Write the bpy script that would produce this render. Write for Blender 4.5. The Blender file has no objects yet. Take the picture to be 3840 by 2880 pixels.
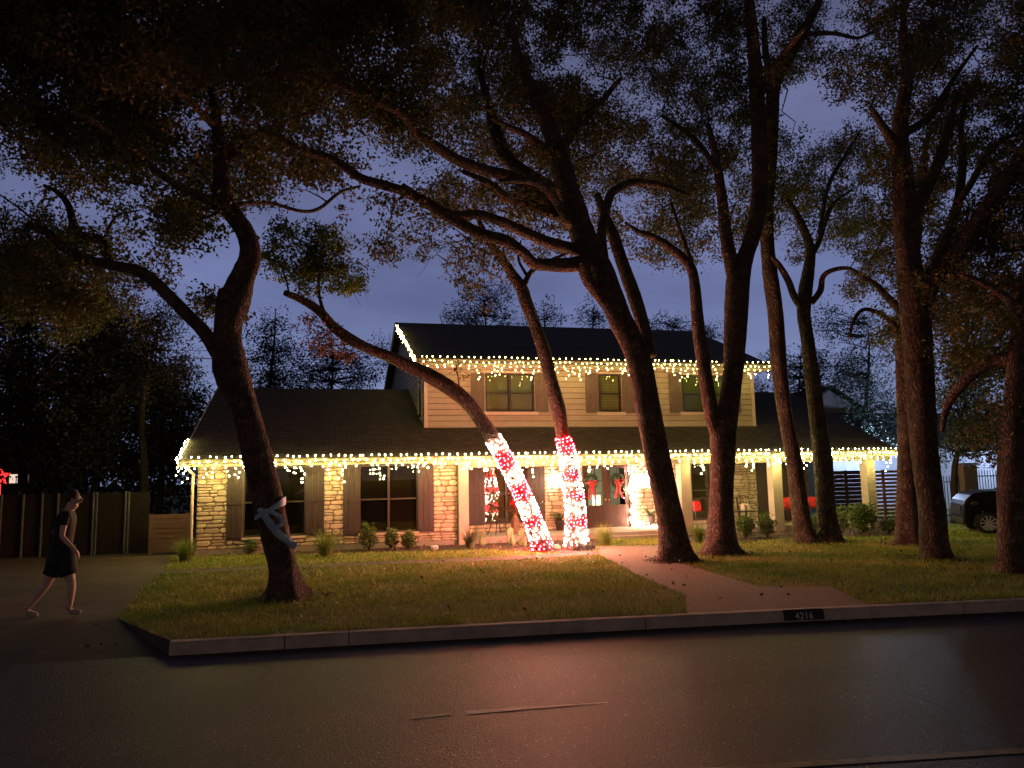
import bpy, bmesh, math, random
import numpy as np
from mathutils import Vector, Matrix
random.seed(7); rng = np.random.default_rng(7)
SC = bpy.context.scene
COL = SC.collection
# ------------------------------------------------------------------ camera, world, exposure
H = 1.8
YAW, PITCH, ROLL = [math.radians(a) for a in (14.008, 6.828, -1.152)]
fw = np.array([math.sin(YAW)*math.cos(PITCH), math.cos(YAW)*math.cos(PITCH), math.sin(PITCH)])
rt = np.array([math.cos(YAW), -math.sin(YAW), 0.0]); up = np.cross(rt, fw)
RT = rt*math.cos(ROLL)+up*math.sin(ROLL); UP = -rt*math.sin(ROLL)+up*math.cos(ROLL); FW = fw
CAMP = np.array([0, 0, H]); F = 2850.0
cam = bpy.data.cameras.new('camera'); co = bpy.data.objects.new('camera', cam); COL.objects.link(co)
m = Matrix(((RT[0], UP[0], -FW[0], 0), (RT[1], UP[1], -FW[1], 0), (RT[2], UP[2], -FW[2], H), (0, 0, 0, 1)))
co.matrix_world = m
cam.sensor_width = 36; cam.lens = 36*F/3840; cam.clip_end = 2000; cam.clip_start = .05
SC.camera = co
SC.view_settings.view_transform = 'Standard'; SC.view_settings.look = 'None'
SC.view_settings.exposure = .35; SC.view_settings.gamma = 1
SC.cycles.use_denoising = True
SC.cycles.denoiser = 'OPENIMAGEDENOISE'
SC.cycles.max_bounces = 6; SC.cycles.diffuse_bounces = 3; SC.cycles.transparent_max_bounces = 12
SC.cycles.sample_clamp_indirect = 4

W = bpy.data.worlds.new('World'); SC.world = W; W.use_nodes = True
wn = W.node_tree; wn.nodes.clear()
def wnode(t, **k):
    n = wn.nodes.new(t)
    for a, b in k.items(): setattr(n, a, b)
    return n
FILL_GLOW = .19
def build_world():
    L = wn.links
    tc = wnode('ShaderNodeTexCoord'); sep = wnode('ShaderNodeSeparateXYZ')
    L.new(tc.outputs['Generated'], sep.inputs[0])
    r = wnode('ShaderNodeValToRGB')
    e = r.color_ramp.elements
    e[0].position = 0.0; e[0].color = (.16, .20, .35, 1)
    e[1].position = 1.0; e[1].color = (.006, .007, .014, 1)
    for p, c in ((.10, (.175, .215, .39, 1)), (.22, (.140, .170, .345, 1)), (.36, (.132, .152, .30, 1)), (.52, (.12, .13, .245, 1)), (.70, (.018, .02, .036, 1))):
        q = e.new(p); q.color = c
    L.new(sep.outputs['Z'], r.inputs[0])
    nz = wnode('ShaderNodeTexNoise'); nz.inputs['Scale'].default_value = 3.1; nz.inputs['Detail'].default_value = 4
    mp = wnode('ShaderNodeMapping'); mp.inputs['Scale'].default_value = (1, 1, 3.5)
    L.new(tc.outputs['Generated'], mp.inputs[0]); L.new(mp.outputs[0], nz.inputs['Vector'])
    mr = wnode('ShaderNodeMapRange'); mr.inputs['From Min'].default_value = .3; mr.inputs['From Max'].default_value = .7
    mr.inputs['To Min'].default_value = .60; mr.inputs['To Max'].default_value = .98
    L.new(nz.outputs[0], mr.inputs[0])
    # the dusk glow is strongest over the house (the west), the rest of the sky is darker
    dt = wnode('ShaderNodeVectorMath', operation='DOT_PRODUCT'); dt.inputs[1].default_value = (.20, .98, 0)
    L.new(tc.outputs['Generated'], dt.inputs[0])
    ar = wnode('ShaderNodeMapRange'); ar.interpolation_type = 'SMOOTHSTEP'
    ar.inputs['From Min'].default_value = -.2; ar.inputs['From Max'].default_value = .93
    ar.inputs['To Min'].default_value = .06; ar.inputs['To Max'].default_value = 1.0
    L.new(dt.outputs['Value'], ar.inputs[0])
    m1 = wnode('ShaderNodeMath', operation='MULTIPLY'); L.new(mr.outputs[0], m1.inputs[0]); L.new(ar.outputs[0], m1.inputs[1])
    bg = wnode('ShaderNodeBackground'); out = wnode('ShaderNodeOutputWorld')
    # warm low fill glow added behind the camera to light trunks and kerb
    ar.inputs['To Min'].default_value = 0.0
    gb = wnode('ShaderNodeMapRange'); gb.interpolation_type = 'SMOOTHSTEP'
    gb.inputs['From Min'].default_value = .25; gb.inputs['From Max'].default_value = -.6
    gb.inputs['To Min'].default_value = 0; gb.inputs['To Max'].default_value = FILL_GLOW
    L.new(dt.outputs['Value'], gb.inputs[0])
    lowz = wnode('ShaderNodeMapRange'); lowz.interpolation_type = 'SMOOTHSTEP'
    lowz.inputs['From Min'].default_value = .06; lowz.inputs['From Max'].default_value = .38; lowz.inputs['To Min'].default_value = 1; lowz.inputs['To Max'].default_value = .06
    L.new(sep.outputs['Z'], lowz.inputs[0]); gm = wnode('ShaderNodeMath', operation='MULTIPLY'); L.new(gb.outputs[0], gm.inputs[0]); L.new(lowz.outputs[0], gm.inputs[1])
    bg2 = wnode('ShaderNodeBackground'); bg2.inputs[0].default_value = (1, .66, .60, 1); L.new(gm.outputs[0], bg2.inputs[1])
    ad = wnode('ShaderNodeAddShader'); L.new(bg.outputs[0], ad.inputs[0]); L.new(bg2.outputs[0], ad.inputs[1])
    L.new(r.outputs[0], bg.inputs[0]); L.new(m1.outputs[0], bg.inputs[1]); L.new(ad.outputs[0], out.inputs[0])
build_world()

# ------------------------------------------------------------------ pixel -> place helpers (p = full-resolution pixel)
def ray(px, py): return RT*((px-1920)/F)+UP*(-(py-1440)/F)+FW
def G(px, py, z=0.0):
    d = ray(px, py); return CAMP+d*((z-H)/d[2])
def AY(px, py, y):
    d = ray(px, py); return CAMP+d*(y/d[1])
def AX(px, py, x):
    d = ray(px, py); return CAMP+d*(x/d[0])
K = 3840/2212.0        # the d-scale used for tree skeletons

# ------------------------------------------------------------------ materials
MATS = {}
def mat(name, col, rough=.7, col2=None, scale=8, detail=4, bump=0, bscale=40, metal=0, emit=None, estr=0, spec=.5, vec='Object', island=0, sheen=0, stretch=None, lo=.35, hi=.65, trans=0):
    if name in MATS: return MATS[name]
    mt = bpy.data.materials.new(name); mt.use_nodes = True
    nt = mt.node_tree; b = nt.nodes['Principled BSDF']; L = nt.links
    b.inputs['Base Color'].default_value = (*col, 1); b.inputs['Roughness'].default_value = rough
    b.inputs['Metallic'].default_value = metal; b.inputs['Specular IOR Level'].default_value = spec
    if emit:
        b.inputs['Emission Color'].default_value = (*emit, 1); b.inputs['Emission Strength'].default_value = estr
    tc = nt.nodes.new('ShaderNodeTexCoord'); src = tc.outputs[vec]
    if stretch:
        mp = nt.nodes.new('ShaderNodeMapping'); mp.inputs['Scale'].default_value = stretch
        L.new(src, mp.inputs[0]); src = mp.outputs[0]
    colout = None
    if col2:
        n = nt.nodes.new('ShaderNodeTexNoise'); n.inputs['Scale'].default_value = scale; n.inputs['Detail'].default_value = detail
        n.inputs['Roughness'].default_value = .65
        L.new(src, n.inputs['Vector'])
        r = nt.nodes.new('ShaderNodeValToRGB'); e = r.color_ramp.elements
        e[0].position = lo; e[0].color = (*col, 1); e[1].position = hi; e[1].color = (*col2, 1)
        L.new(n.outputs[0], r.inputs[0]); colout = r.outputs[0]
    if island:
        g = nt.nodes.new('ShaderNodeNewGeometry'); mr = nt.nodes.new('ShaderNodeMapRange')
        mr.inputs['To Min'].default_value = 1-island; mr.inputs['To Max'].default_value = 1+island
        L.new(g.outputs['Random Per Island'], mr.inputs[0])
        hs = nt.nodes.new('ShaderNodeHueSaturation'); L.new(mr.outputs[0], hs.inputs['Value'])
        m2 = nt.nodes.new('ShaderNodeMapRange'); m2.inputs['To Min'].default_value = .487; m2.inputs['To Max'].default_value = .513
        mm = nt.nodes.new('ShaderNodeMath'); mm.operation = 'FRACT'; m3 = nt.nodes.new('ShaderNodeMath'); m3.operation = 'MULTIPLY'; m3.inputs[1].default_value = 17.3
        L.new(g.outputs['Random Per Island'], m3.inputs[0]); L.new(m3.outputs[0], mm.inputs[0]); L.new(mm.outputs[0], m2.inputs[0]); L.new(m2.outputs[0], hs.inputs['Hue'])
        if colout: L.new(colout, hs.inputs['Color'])
        else: hs.inputs['Color'].default_value = (*col, 1)
        colout = hs.outputs[0]
    if colout: L.new(colout, b.inputs['Base Color'])
    if bump:
        n = nt.nodes.new('ShaderNodeTexNoise'); n.inputs['Scale'].default_value = bscale; n.inputs['Detail'].default_value = 5
        L.new(src, n.inputs['Vector'])
        bp = nt.nodes.new('ShaderNodeBump'); bp.inputs['Strength'].default_value = 1; bp.inputs['Distance'].default_value = bump
        L.new(n.outputs[0], bp.inputs['Height']); L.new(bp.outputs[0], b.inputs['Normal'])
    if trans:
        t = nt.nodes.new('ShaderNodeBsdfTranslucent'); mx = nt.nodes.new('ShaderNodeMixShader'); mx.inputs[0].default_value = trans
        if colout: L.new(colout, t.inputs[0])
        else: t.inputs[0].default_value = (*col, 1)
        L.new(b.outputs[0], mx.inputs[1]); L.new(t.outputs[0], mx.inputs[2]); L.new(mx.outputs[0], nt.nodes['Material Output'].inputs[0])
    MATS[name] = mt; return mt

def roof_mat():
    mt = bpy.data.materials.new('asphalt_shingle'); mt.use_nodes = True; nt = mt.node_tree; L = nt.links
    b = nt.nodes['Principled BSDF']; b.inputs['Roughness'].default_value = .85
    tc = nt.nodes.new('ShaderNodeTexCoord'); mp = nt.nodes.new('ShaderNodeMapping')
    L.new(tc.outputs['Object'], mp.inputs[0])
    br = nt.nodes.new('ShaderNodeTexBrick'); br.inputs['Scale'].default_value = 1
    br.inputs['Brick Width'].default_value = .3; br.inputs['Row Height'].default_value = .14
    br.inputs['Mortar Size'].default_value = .014; br.inputs['Mortar Smooth'].default_value = .3
    br.inputs['Color1'].default_value = (.060, .055, .048, 1); br.inputs['Color2'].default_value = (.105, .095, .082, 1); br.inputs['Mortar'].default_value = (.018, .017, .016, 1)
    L.new(mp.outputs[0], br.inputs['Vector'])
    n = nt.nodes.new('ShaderNodeTexNoise'); n.inputs['Scale'].default_value = 60; L.new(tc.outputs['Object'], n.inputs['Vector'])
    mx = nt.nodes.new('ShaderNodeMixRGB'); mx.blend_type = 'OVERLAY'; mx.inputs[0].default_value = .5
    L.new(br.outputs[0], mx.inputs[1]); L.new(n.outputs[0], mx.inputs[2]); L.new(mx.outputs[0], b.inputs['Base Color'])
    bp = nt.nodes.new('ShaderNodeBump'); bp.inputs['Distance'].default_value = .03; bp.invert = True
    L.new(br.outputs['Fac'], bp.inputs['Height']); L.new(bp.outputs[0], b.inputs['Normal'])
    MATS['asphalt_shingle'] = mt; return mt

M_ROOF = roof_mat()
M_STONE = mat('limestone', (.50, .42, .28), .85, (.64, .55, .40), 9, 5, .012, 30, island=.22)
M_MORTAR = mat('mortar', (.20, .165, .12), .95, (.27, .22, .16), 20)
M_SIDING = mat('painted_siding', (.47, .44, .32), .55, (.42, .39, .275), 5, 3, .002, 60)
M_TRIM = mat('painted_trim', (.66, .60, .48), .5, (.60, .54, .43), 4)
M_COLUMN = mat('painted_column', (.40, .37, .29), .55, (.36, .33, .26), 3)
M_FASCIA = mat('tan_fascia', (.27, .25, .17), .5, (.23, .21, .145), 4)
M_SHUTU = mat('lit_shutter', (.12, .10, .075), .6, (.18, .15, .11), 6, 5, .003, 30, stretch=(8, 8, .7))  # lighter copy for the upper shutters, the stronger light there painted into the colour
M_SHUT = mat('shutter_wood', (.036, .026, .022), .6, (.06, .045, .038), 6, 5, .003, 30, stretch=(8, 8, .7))
M_FRAME = mat('window_bronze', (.055, .045, .04), .4)
M_BLIND = mat('blind_slats', (.66, .66, .52), .6)
M_DARK = mat('room_dark', (.02, .02, .018), .9)
M_CONC = mat('concrete', (.26, .235, .205), .85, (.36, .33, .29), 5, 6, .006, 60)
M_KERB = mat('kerb_concrete', (.44, .40, .37), .85, (.68, .62, .59), 3.5, 6, .008, 50)
M_DOOR = mat('door_wood', (.032, .013, .008), .45, (.055, .024, .014), 6, 4, 0, stretch=(6, 6, .6))
M_METAL = mat('black_metal', (.02, .018, .017), .4, spec=.6)
M_BRASS = mat('brass', (.45, .33, .16), .35, metal=1)
M_WIRE = mat('green_wire', (.02, .04, .02), .6)
M_RED = mat('red_fabric', (.55, .012, .015), .65, (.42, .008, .012), 10)
M_BULB = mat('warm_bulb', (1, .9, .6), .5, emit=(1, .78, .26), estr=250)
M_BULBU = mat('warm_bulb_upper', (1, .9, .6), .5, emit=(1, .78, .22), estr=48)
M_BULBW = mat('white_bulb', (1, .9, .8), .5, emit=(1, .54, .38), estr=270)
M_BULBR = mat('red_bulb', (1, .1, .1), .5, emit=(1, .010, .018), estr=330)

def glass(name, tint, fac=.25):
    mt = bpy.data.materials.new(name); mt.use_nodes = True; nt = mt.node_tree; L = nt.links
    nt.nodes.remove(nt.nodes['Principled BSDF'])
    g = nt.nodes.new('ShaderNodeBsdfGlossy'); g.inputs['Roughness'].default_value = .015; g.inputs[0].default_value = (.9, .95, 1, 1)
    t = nt.nodes.new('ShaderNodeBsdfTransparent'); t.inputs[0].default_value = (*tint, 1)
    lw = nt.nodes.new('ShaderNodeLayerWeight'); lw.inputs[0].default_value = fac
    mr = nt.nodes.new('ShaderNodeMapRange'); mr.inputs['To Min'].default_value = .05; mr.inputs['To Max'].default_value = .9
    L.new(lw.outputs['Fresnel'], mr.inputs[0])
    mx = nt.nodes.new('ShaderNodeMixShader'); L.new(mr.outputs[0], mx.inputs[0]); L.new(t.outputs[0], mx.inputs[1]); L.new(g.outputs[0], mx.inputs[2])
    L.new(mx.outputs[0], nt.nodes['Material Output'].inputs[0]); MATS[name] = mt; return mt
M_GLASS = glass('window_glass', (.82, .86, .72))
M_SCREEN = glass('screened_glass', (.42, .40, .34))

# ------------------------------------------------------------------ mesh helpers
class MB:
    def __init__(s): s.v = []; s.f = []
    def quad(s, a, b, c, d):
        n = len(s.v); s.v += [tuple(a), tuple(b), tuple(c), tuple(d)]; s.f.append((n, n+1, n+2, n+3)); return s
    def poly(s, pts):
        n = len(s.v); s.v += [tuple(p) for p in pts]; s.f.append(tuple(range(n, n+len(pts)))); return s
    def box(s, x0, x1, y0, y1, z0, z1):
        n = len(s.v)
        s.v += [(x, y, z) for z in (z0, z1) for y in (y0, y1) for x in (x0, x1)]
        s.f += [tuple(n+i for i in q) for q in ((0, 2, 3, 1), (4, 5, 7, 6), (0, 1, 5, 4), (1, 3, 7, 5), (3, 2, 6, 7), (2, 0, 4, 6))]
        return s
    def obox(s, c, ax, ay, az):      # oriented box, half-extent vectors
        n = len(s.v); c = np.array(c, float); ax, ay, az = [np.array(a, float) for a in (ax, ay, az)]
        s.v += [tuple(c+sx*ax+sy*ay+sz*az) for sz in (-1, 1) for sy in (-1, 1) for sx in (-1, 1)]
        s.f += [tuple(n+i for i in q) for q in ((0, 2, 3, 1), (4, 5, 7, 6), (0, 1, 5, 4), (1, 3, 7, 5), (3, 2, 6, 7), (2, 0, 4, 6))]
        return s
    def prism(s, pts, dz):            # footprint polygon extruded along vector dz
        n = len(s.v); k = len(pts); dz = np.array(dz, float)
        s.v += [tuple(p) for p in pts]+[tuple(np.array(p, float)+dz) for p in pts]
        s.f += [tuple(n+i for i in reversed(range(k))), tuple(n+k+i for i in range(k))]
        s.f += [(n+i, n+(i+1) % k, n+k+(i+1) % k, n+k+i) for i in range(k)]
        return s
    def tube(s, pts, rad, sides=6, cap=True, lump=0, seed=0, roots=0):
        pts = np.array(pts, float); k = len(pts); rad = np.array(rad, float)*np.ones(k)
        r_ = np.random.default_rng(seed+1)
        t = np.gradient(pts, axis=0); t /= np.linalg.norm(t, axis=1)[:, None]+1e-9
        ref = np.array([0, 0, 1.0]) if abs(t[0][2]) < .9 else np.array([1.0, 0, 0])
        n0 = len(s.v); u = np.cross(t[0], ref); u /= np.linalg.norm(u)
        ph = r_.uniform(0, 6.3, 6)
        for i in range(k):
            u = u-t[i]*np.dot(u, t[i]); u /= np.linalg.norm(u)+1e-9; w = np.cross(t[i], u)
            for j in range(sides):
                a = 2*math.pi*j/sides; rr = rad[i]
                if lump: rr *= 1+lump*(math.sin(2*a+ph[0]+i*.23)*.5+math.sin(3*a+ph[1]+i*.41)*.4+math.sin(5*a+ph[2]-i*.3)*.3+r_.normal()*.22)
                if roots: rr *= 1+(.10+.5*(roots-1))*math.exp(-max(0, pts[i][2])/.16)*(max(0, math.sin(3*a+ph[3]))+.7*max(0, math.sin(5*a+ph[4])))
                s.v.append(tuple(pts[i]+rr*(math.cos(a)*u+math.sin(a)*w)))
        for i in range(k-1):
            for j in range(sides):
                a = n0+i*sides+j; b = n0+i*sides+(j+1) % sides
                s.f.append((a, b, b+sides, a+sides))
        if cap:
            s.f.append(tuple(n0+j for j in reversed(range(sides)))); s.f.append(tuple(n0+(k-1)*sides+j for j in range(sides)))
        return s
    def lathe(s, c, prof, sides=12, ax=None):
        n0 = len(s.v); k = len(prof)
        for (r, z) in prof:
            for j in range(sides):
                a = 2*math.pi*j/sides; s.v.append((c[0]+r*math.cos(a), c[1]+r*math.sin(a), c[2]+z))
        for i in range(k-1):
            for j in range(sides):
                a = n0+i*sides+j; b = n0+i*sides+(j+1) % sides; s.f.append((a, b, b+sides, a+sides))
        s.f.append(tuple(n0+j for j in reversed(range(sides)))); s.f.append(tuple(n0+(k-1)*sides+j for j in range(sides)))
        return s
    def ico(s, c, r, sc=(1, 1, 1), sub=1):
        bm = bmesh.new(); bmesh.ops.create_icosphere(bm, subdivisions=sub, radius=r); n = len(s.v)
        for v in bm.verts: s.v.append((c[0]+v.co.x*sc[0], c[1]+v.co.y*sc[1], c[2]+v.co.z*sc[2]))
        for f in bm.faces: s.f.append(tuple(n+v.index for v in f.verts))
        bm.free(); return s
    def build(s, name, m, parent=None, smooth=False, origin=None, bevel=0, **tags):
        me = bpy.data.meshes.new(name); v = s.v
        if origin is not None: v = [(a[0]-origin[0], a[1]-origin[1], a[2]-origin[2]) for a in s.v]
        me.from_pydata(v, [], s.f); me.update()
        o = bpy.data.objects.new(name, me); COL.objects.link(o)
        if origin is not None: o.location = tuple(origin)
        if m: me.materials.append(m)
        if smooth: me.polygons.foreach_set('use_smooth', [True]*len(me.polygons))
        if parent is not None: fit(o, parent)
        if bevel:
            md = o.modifiers.new('bevel', 'BEVEL'); md.width = bevel; md.segments = 2; md.limit_method = 'ANGLE'
        for k, x in tags.items(): o[k] = x
        return o
def fit(o, parent):
    # o holds world coordinates: keep them under the moved parent (location-only roots)
    o.parent = parent
    q = Vector((0, 0, 0)); p = parent
    while p: q += Vector(p.location); p = p.parent
    o.location = Vector(o.location)-q
def thing(name, label, cat, loc=(0, 0, 0), group=None):
    o = bpy.data.objects.new(name, None); COL.objects.link(o); o.location = tuple(loc); o.empty_display_size = .2
    o['label'] = label; o['category'] = cat
    if group: o['group'] = group
    return o
def tag(o, label, cat, group=None):
    o['label'] = label; o['category'] = cat
    if group: o['group'] = group
    return o
def struct(o): o['kind'] = 'structure'; return o
def fast_mesh(name, verts, faces_n, m, parent=None, smooth=False):
    # verts: (n*k,3) with k verts per polygon
    k = faces_n; n = len(verts)//k
    me = bpy.data.meshes.new(name); me.vertices.add(n*k); me.vertices.foreach_set('co', verts.astype(np.float32).ravel())
    me.loops.add(n*k); me.loops.foreach_set('vertex_index', np.arange(n*k, dtype=np.int32))
    me.polygons.add(n); me.polygons.foreach_set('loop_start', np.arange(0, n*k, k, dtype=np.int32))
    try: me.polygons.foreach_set('loop_total', np.full(n, k, dtype=np.int32))
    except Exception: pass
    me.update(calc_edges=True); me.validate()
    me.materials.append(m)
    o = bpy.data.objects.new(name, me); COL.objects.link(o)
    if parent is not None: fit(o, parent)
    return o
#@@SPLIT
# ------------------------------------------------------------------ GROUND, ROAD, KERB
kp = np.polyfit([-1.66, .33, 4.46, 6.26, 9.19, 14], [9.62, 9.5, 9.16, 8.96, 8.57, 7.9], 2)
def ky(x):
    x = np.asarray(x, float); xc = np.clip(x, -6, 16)
    return np.polyval(kp, xc)+(x-xc)*(2*kp[0]*xc+kp[1])
def xy(px, py): g = G(px, py); return (g[0], g[1])
B_C = xy(445, 2322); A_C = xy(560, 2372)
M_GROUND = mat('soil', (.03, .026, .018), .95, (.045, .04, .025), 3)
M_LAWN = mat('lawn_turf', (.09, .11, .022), .95, (.18, .17, .045), 2.2, 6, .03, 45)
M_ROAD = mat('asphalt', (.022, .0145, .0145), .58, (.066, .047, .046), 34, 8, .014, 60, spec=.34, lo=.38, hi=.72)
def road_detail():
    nt = M_ROAD.node_tree; L = nt.links; b = nt.nodes['Principled BSDF']; old = b.inputs['Base Color'].links[0].from_socket
    tc = nt.nodes.new('ShaderNodeTexCoord')
    v = nt.nodes.new('ShaderNodeTexVoronoi'); v.inputs['Scale'].default_value = 34; L.new(tc.outputs['Object'], v.inputs['Vector'])
    sx = nt.nodes.new('ShaderNodeSeparateColor'); L.new(v.outputs['Color'], sx.inputs[0])
    g1 = nt.nodes.new('ShaderNodeMath'); g1.operation = 'GREATER_THAN'; g1.inputs[1].default_value = .955; L.new(sx.outputs[0], g1.inputs[0])
    g2 = nt.nodes.new('ShaderNodeMath'); g2.operation = 'LESS_THAN'; g2.inputs[1].default_value = .35; L.new(v.outputs['Distance'], g2.inputs[0])
    g3 = nt.nodes.new('ShaderNodeMath'); g3.operation = 'MULTIPLY'; L.new(g1.outputs[0], g3.inputs[0]); L.new(g2.outputs[0], g3.inputs[1])
    mx = nt.nodes.new('ShaderNodeMixRGB'); mx.inputs[2].default_value = (.20, .175, .17, 1); L.new(g3.outputs[0], mx.inputs[0]); L.new(old, mx.inputs[1])
    n = nt.nodes.new('ShaderNodeTexNoise'); n.inputs['Scale'].default_value = .45; n.inputs['Detail'].default_value = 6
    mp = nt.nodes.new('ShaderNodeMapping'); mp.inputs['Scale'].default_value = (.5, 1.6, 1); L.new(tc.outputs['Object'], mp.inputs[0]); L.new(mp.outputs[0], n.inputs['Vector'])
    mr = nt.nodes.new('ShaderNodeMapRange'); mr.inputs['From Min'].default_value = .35; mr.inputs['From Max'].default_value = .65; mr.inputs['To Min'].default_value = .6; mr.inputs['To Max'].default_value = 1.25; L.new(n.outputs[0], mr.inputs[0])
    mm = nt.nodes.new('ShaderNodeMixRGB'); mm.blend_type = 'MULTIPLY'; mm.inputs[0].default_value = 1; L.new(mx.outputs[0], mm.inputs[1]); L.new(mr.outputs[0], mm.inputs[2]); L.new(mm.outputs[0], b.inputs['Base Color'])
    # hairline cracks
    vc = nt.nodes.new('ShaderNodeTexVoronoi'); vc.feature = 'DISTANCE_TO_EDGE'; vc.inputs['Scale'].default_value = .32
    nn = nt.nodes.new('ShaderNodeTexNoise'); nn.inputs['Scale'].default_value = 1.6; nn.inputs['Detail'].default_value = 8; L.new(tc.outputs['Object'], nn.inputs['Vector'])
    md = nt.nodes.new('ShaderNodeMixRGB'); md.inputs[0].default_value = .35; L.new(tc.outputs['Object'], md.inputs[1]); L.new(nn.outputs[1], md.inputs[2]); L.new(md.outputs[0], vc.inputs['Vector'])
    lt = nt.nodes.new('ShaderNodeMapRange'); lt.inputs['From Max'].default_value = .006; lt.inputs['To Min'].default_value = .35; L.new(vc.outputs[0], lt.inputs[0])
    m3 = nt.nodes.new('ShaderNodeMixRGB'); m3.blend_type = 'MULTIPLY'; m3.inputs[0].default_value = 1; L.new(mm.outputs[0], m3.inputs[1]); L.new(lt.outputs[0], m3.inputs[2]); L.new(m3.outputs[0], b.inputs['Base Color'])
road_detail()
M_DRIVE = mat('driveway_concrete', (.048, .035, .027), .85, (.105, .08, .062), 1.1, 7, .004, 80)
M_WALK = mat('walk_aggregate', (.17, .125, .10), .85, (.27, .21, .17), 14, 6, .006, 90)
M_MULCH = mat('mulch', (.030, .018, .012), .95, (.07, .045, .03), 24, 4, .04, 26)
M_PAINT = mat('road_paint', (.75, .72, .68), .6, (.30, .28, .26), 14, 5, lo=.5, hi=.75)
M_PAINTY = mat('worn_yellow_paint', (.42, .30, .13), .6, (.16, .12, .07), 7, 5, lo=.4, hi=.7)

struct(MB().quad((-600, -600, -.4), (600, -600, -.4), (600, 600, -.4), (-600, 600, -.4)).build('ground', M_GROUND))
b = MB(); xs = np.linspace(-1.66, 40, 60)
front = [(x, float(ky(x)), 0) for x in xs]
drv_l = -9.2
pts = [(400, 400, 0), (-400, 400, 0), (-400, float(ky(-60)), 0), (drv_l-1.5, float(ky(drv_l-1.5)), 0), (drv_l, B_C[1], 0), (B_C[0], B_C[1], 0), (A_C[0], A_C[1], 0)]+front+[(400, float(ky(40)), 0)]
b.poly(pts); struct(b.build('lawn', M_LAWN))
b = MB(); XR = [-400, -60]+list(np.linspace(-20, 40, 61))+[400]
for x0, x1 in zip(XR[:-1], XR[1:]):
    b.quad((x0, -9, -.13), (x1, -9, -.13), (x1, float(ky(x1))-.13, -.13), (x0, float(ky(x0))-.13, -.13))
struct(b.build('road', M_ROAD))
struct(MB().quad((-400, -400, 0), (400, -400, 0), (400, -9, 0), (-400, -9, 0)).build('verge', M_GROUND))
def kerb(x0, x1, name):
    b = MB(); xs = np.arange(x0, x1, .5).tolist()+[x1]; prof = [(0.0, -.2), (0.0, .012), (-.12, .010), (-.145, -.012), (-.165, -.135), (-.165, -.2)]
    n = len(prof)
    for i, x in enumerate(xs):
        y = float(ky(x))
        for (dy, z) in prof: b.v.append((x, y+dy, z))
    for i in range(len(xs)-1):
        for j in range(n-1): b.f.append((i*n+j, i*n+j+1, (i+1)*n+j+1, (i+1)*n+j))
    b.f.append(tuple(range(n))); b.f.append(tuple((len(xs)-1)*n+j for j in reversed(range(n))))
    return struct(b.build(name, M_KERB))
jx = G(1307, 2366)[0]
cuts = [-1.66, G(1070, 2380)[0], jx, 3.9, 6.1, 8.2, 10.3, 12.5, 40]
for a, c in zip(cuts[:-1], cuts[1:]): kerb(a+.006, c-.006, 'kerb')
kerb(-60, drv_l-1.5, 'kerb')
# driveway slab and apron
dr = [(B_C[0], B_C[1]), xy(520, 2222), xy(613, 2140), xy(640, 2088), xy(668, 2040)]
b = MB(); b.poly([(x, y, .004) for x, y in dr]+[(dr[-1][0], 22.4, .004), (drv_l, 22.4, .004), (drv_l, B_C[1], .004)])
fr_ = [(x, float(ky(x))-(.165 if x > -2 else .13), -.129) for x in np.linspace(drv_l-1.5, -1.655, 25)]
bk_ = [(drv_l+(B_C[0]-drv_l)*q, B_C[1], .004) for q in np.linspace(0, 1, 25)]
for k in range(24):
    for q0, q1 in ((0, .25), (.25, .5), (.5, .75), (.75, 1)):
        L_ = lambda a, c, q: tuple(np.array(a)*(1-q)+np.array(c)*q)
        b.quad(L_(fr_[k], bk_[k], q0), L_(fr_[k+1], bk_[k+1], q0), L_(fr_[k+1], bk_[k+1], q1), L_(fr_[k], bk_[k], q1))
b.poly([fr_[-1], (-1.655, 9.62, .002), (A_C[0], A_C[1], .004), bk_[-1]])
struct(b.build('driveway', M_DRIVE))
path_t = [xy(605, 2140), xy(1200, 2116), xy(1900, 2089), xy(2250, 2068)]; path_b = [xy(2250, 2080), xy(1900, 2102), xy(1200, 2128), xy(597, 2155)]
path = path_t+path_b; struct(MB().poly([(x, y, .008) for x, y in path]).build('path', M_DRIVE))
walk = [xy(2236, 2050), xy(2500, 2046), xy(2470, 2091), xy(2560, 2117), xy(2849, 2203), xy(3115, 2200), xy(3237, 2262)]
kx1, kx0 = walk[-1][0], G(2552, 2295)[0]
walk += [(kx1, float(ky(kx1)))]+[(kx0, float(ky(kx0))), xy(2572, 2236), xy(2380, 2151), xy(2252, 2082)]
struct(MB().poly([(x, y, .012) for x, y in walk]).build('walkway', M_WALK))
bed = [xy(735, 2084), xy(1200, 2078), xy(1830, 2062), xy(2120, 2078), xy(2236, 2066), xy(2236, 2046)]+[(7.6, 20.1), (-3.0, 20.1)]
struct(MB().poly([(x, y, .010) for x, y in bed]).build('planting_bed', M_MULCH))
bed2 = [xy(2560, 2036), xy(2750, 2034), xy(3000, 2020), xy(3350, 2012), (17.5, 20.6), (9.0, 19.9)]
struct(MB().poly([(x, y, .010) for x, y in bed2]).build('planting_bed', M_MULCH))
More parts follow.
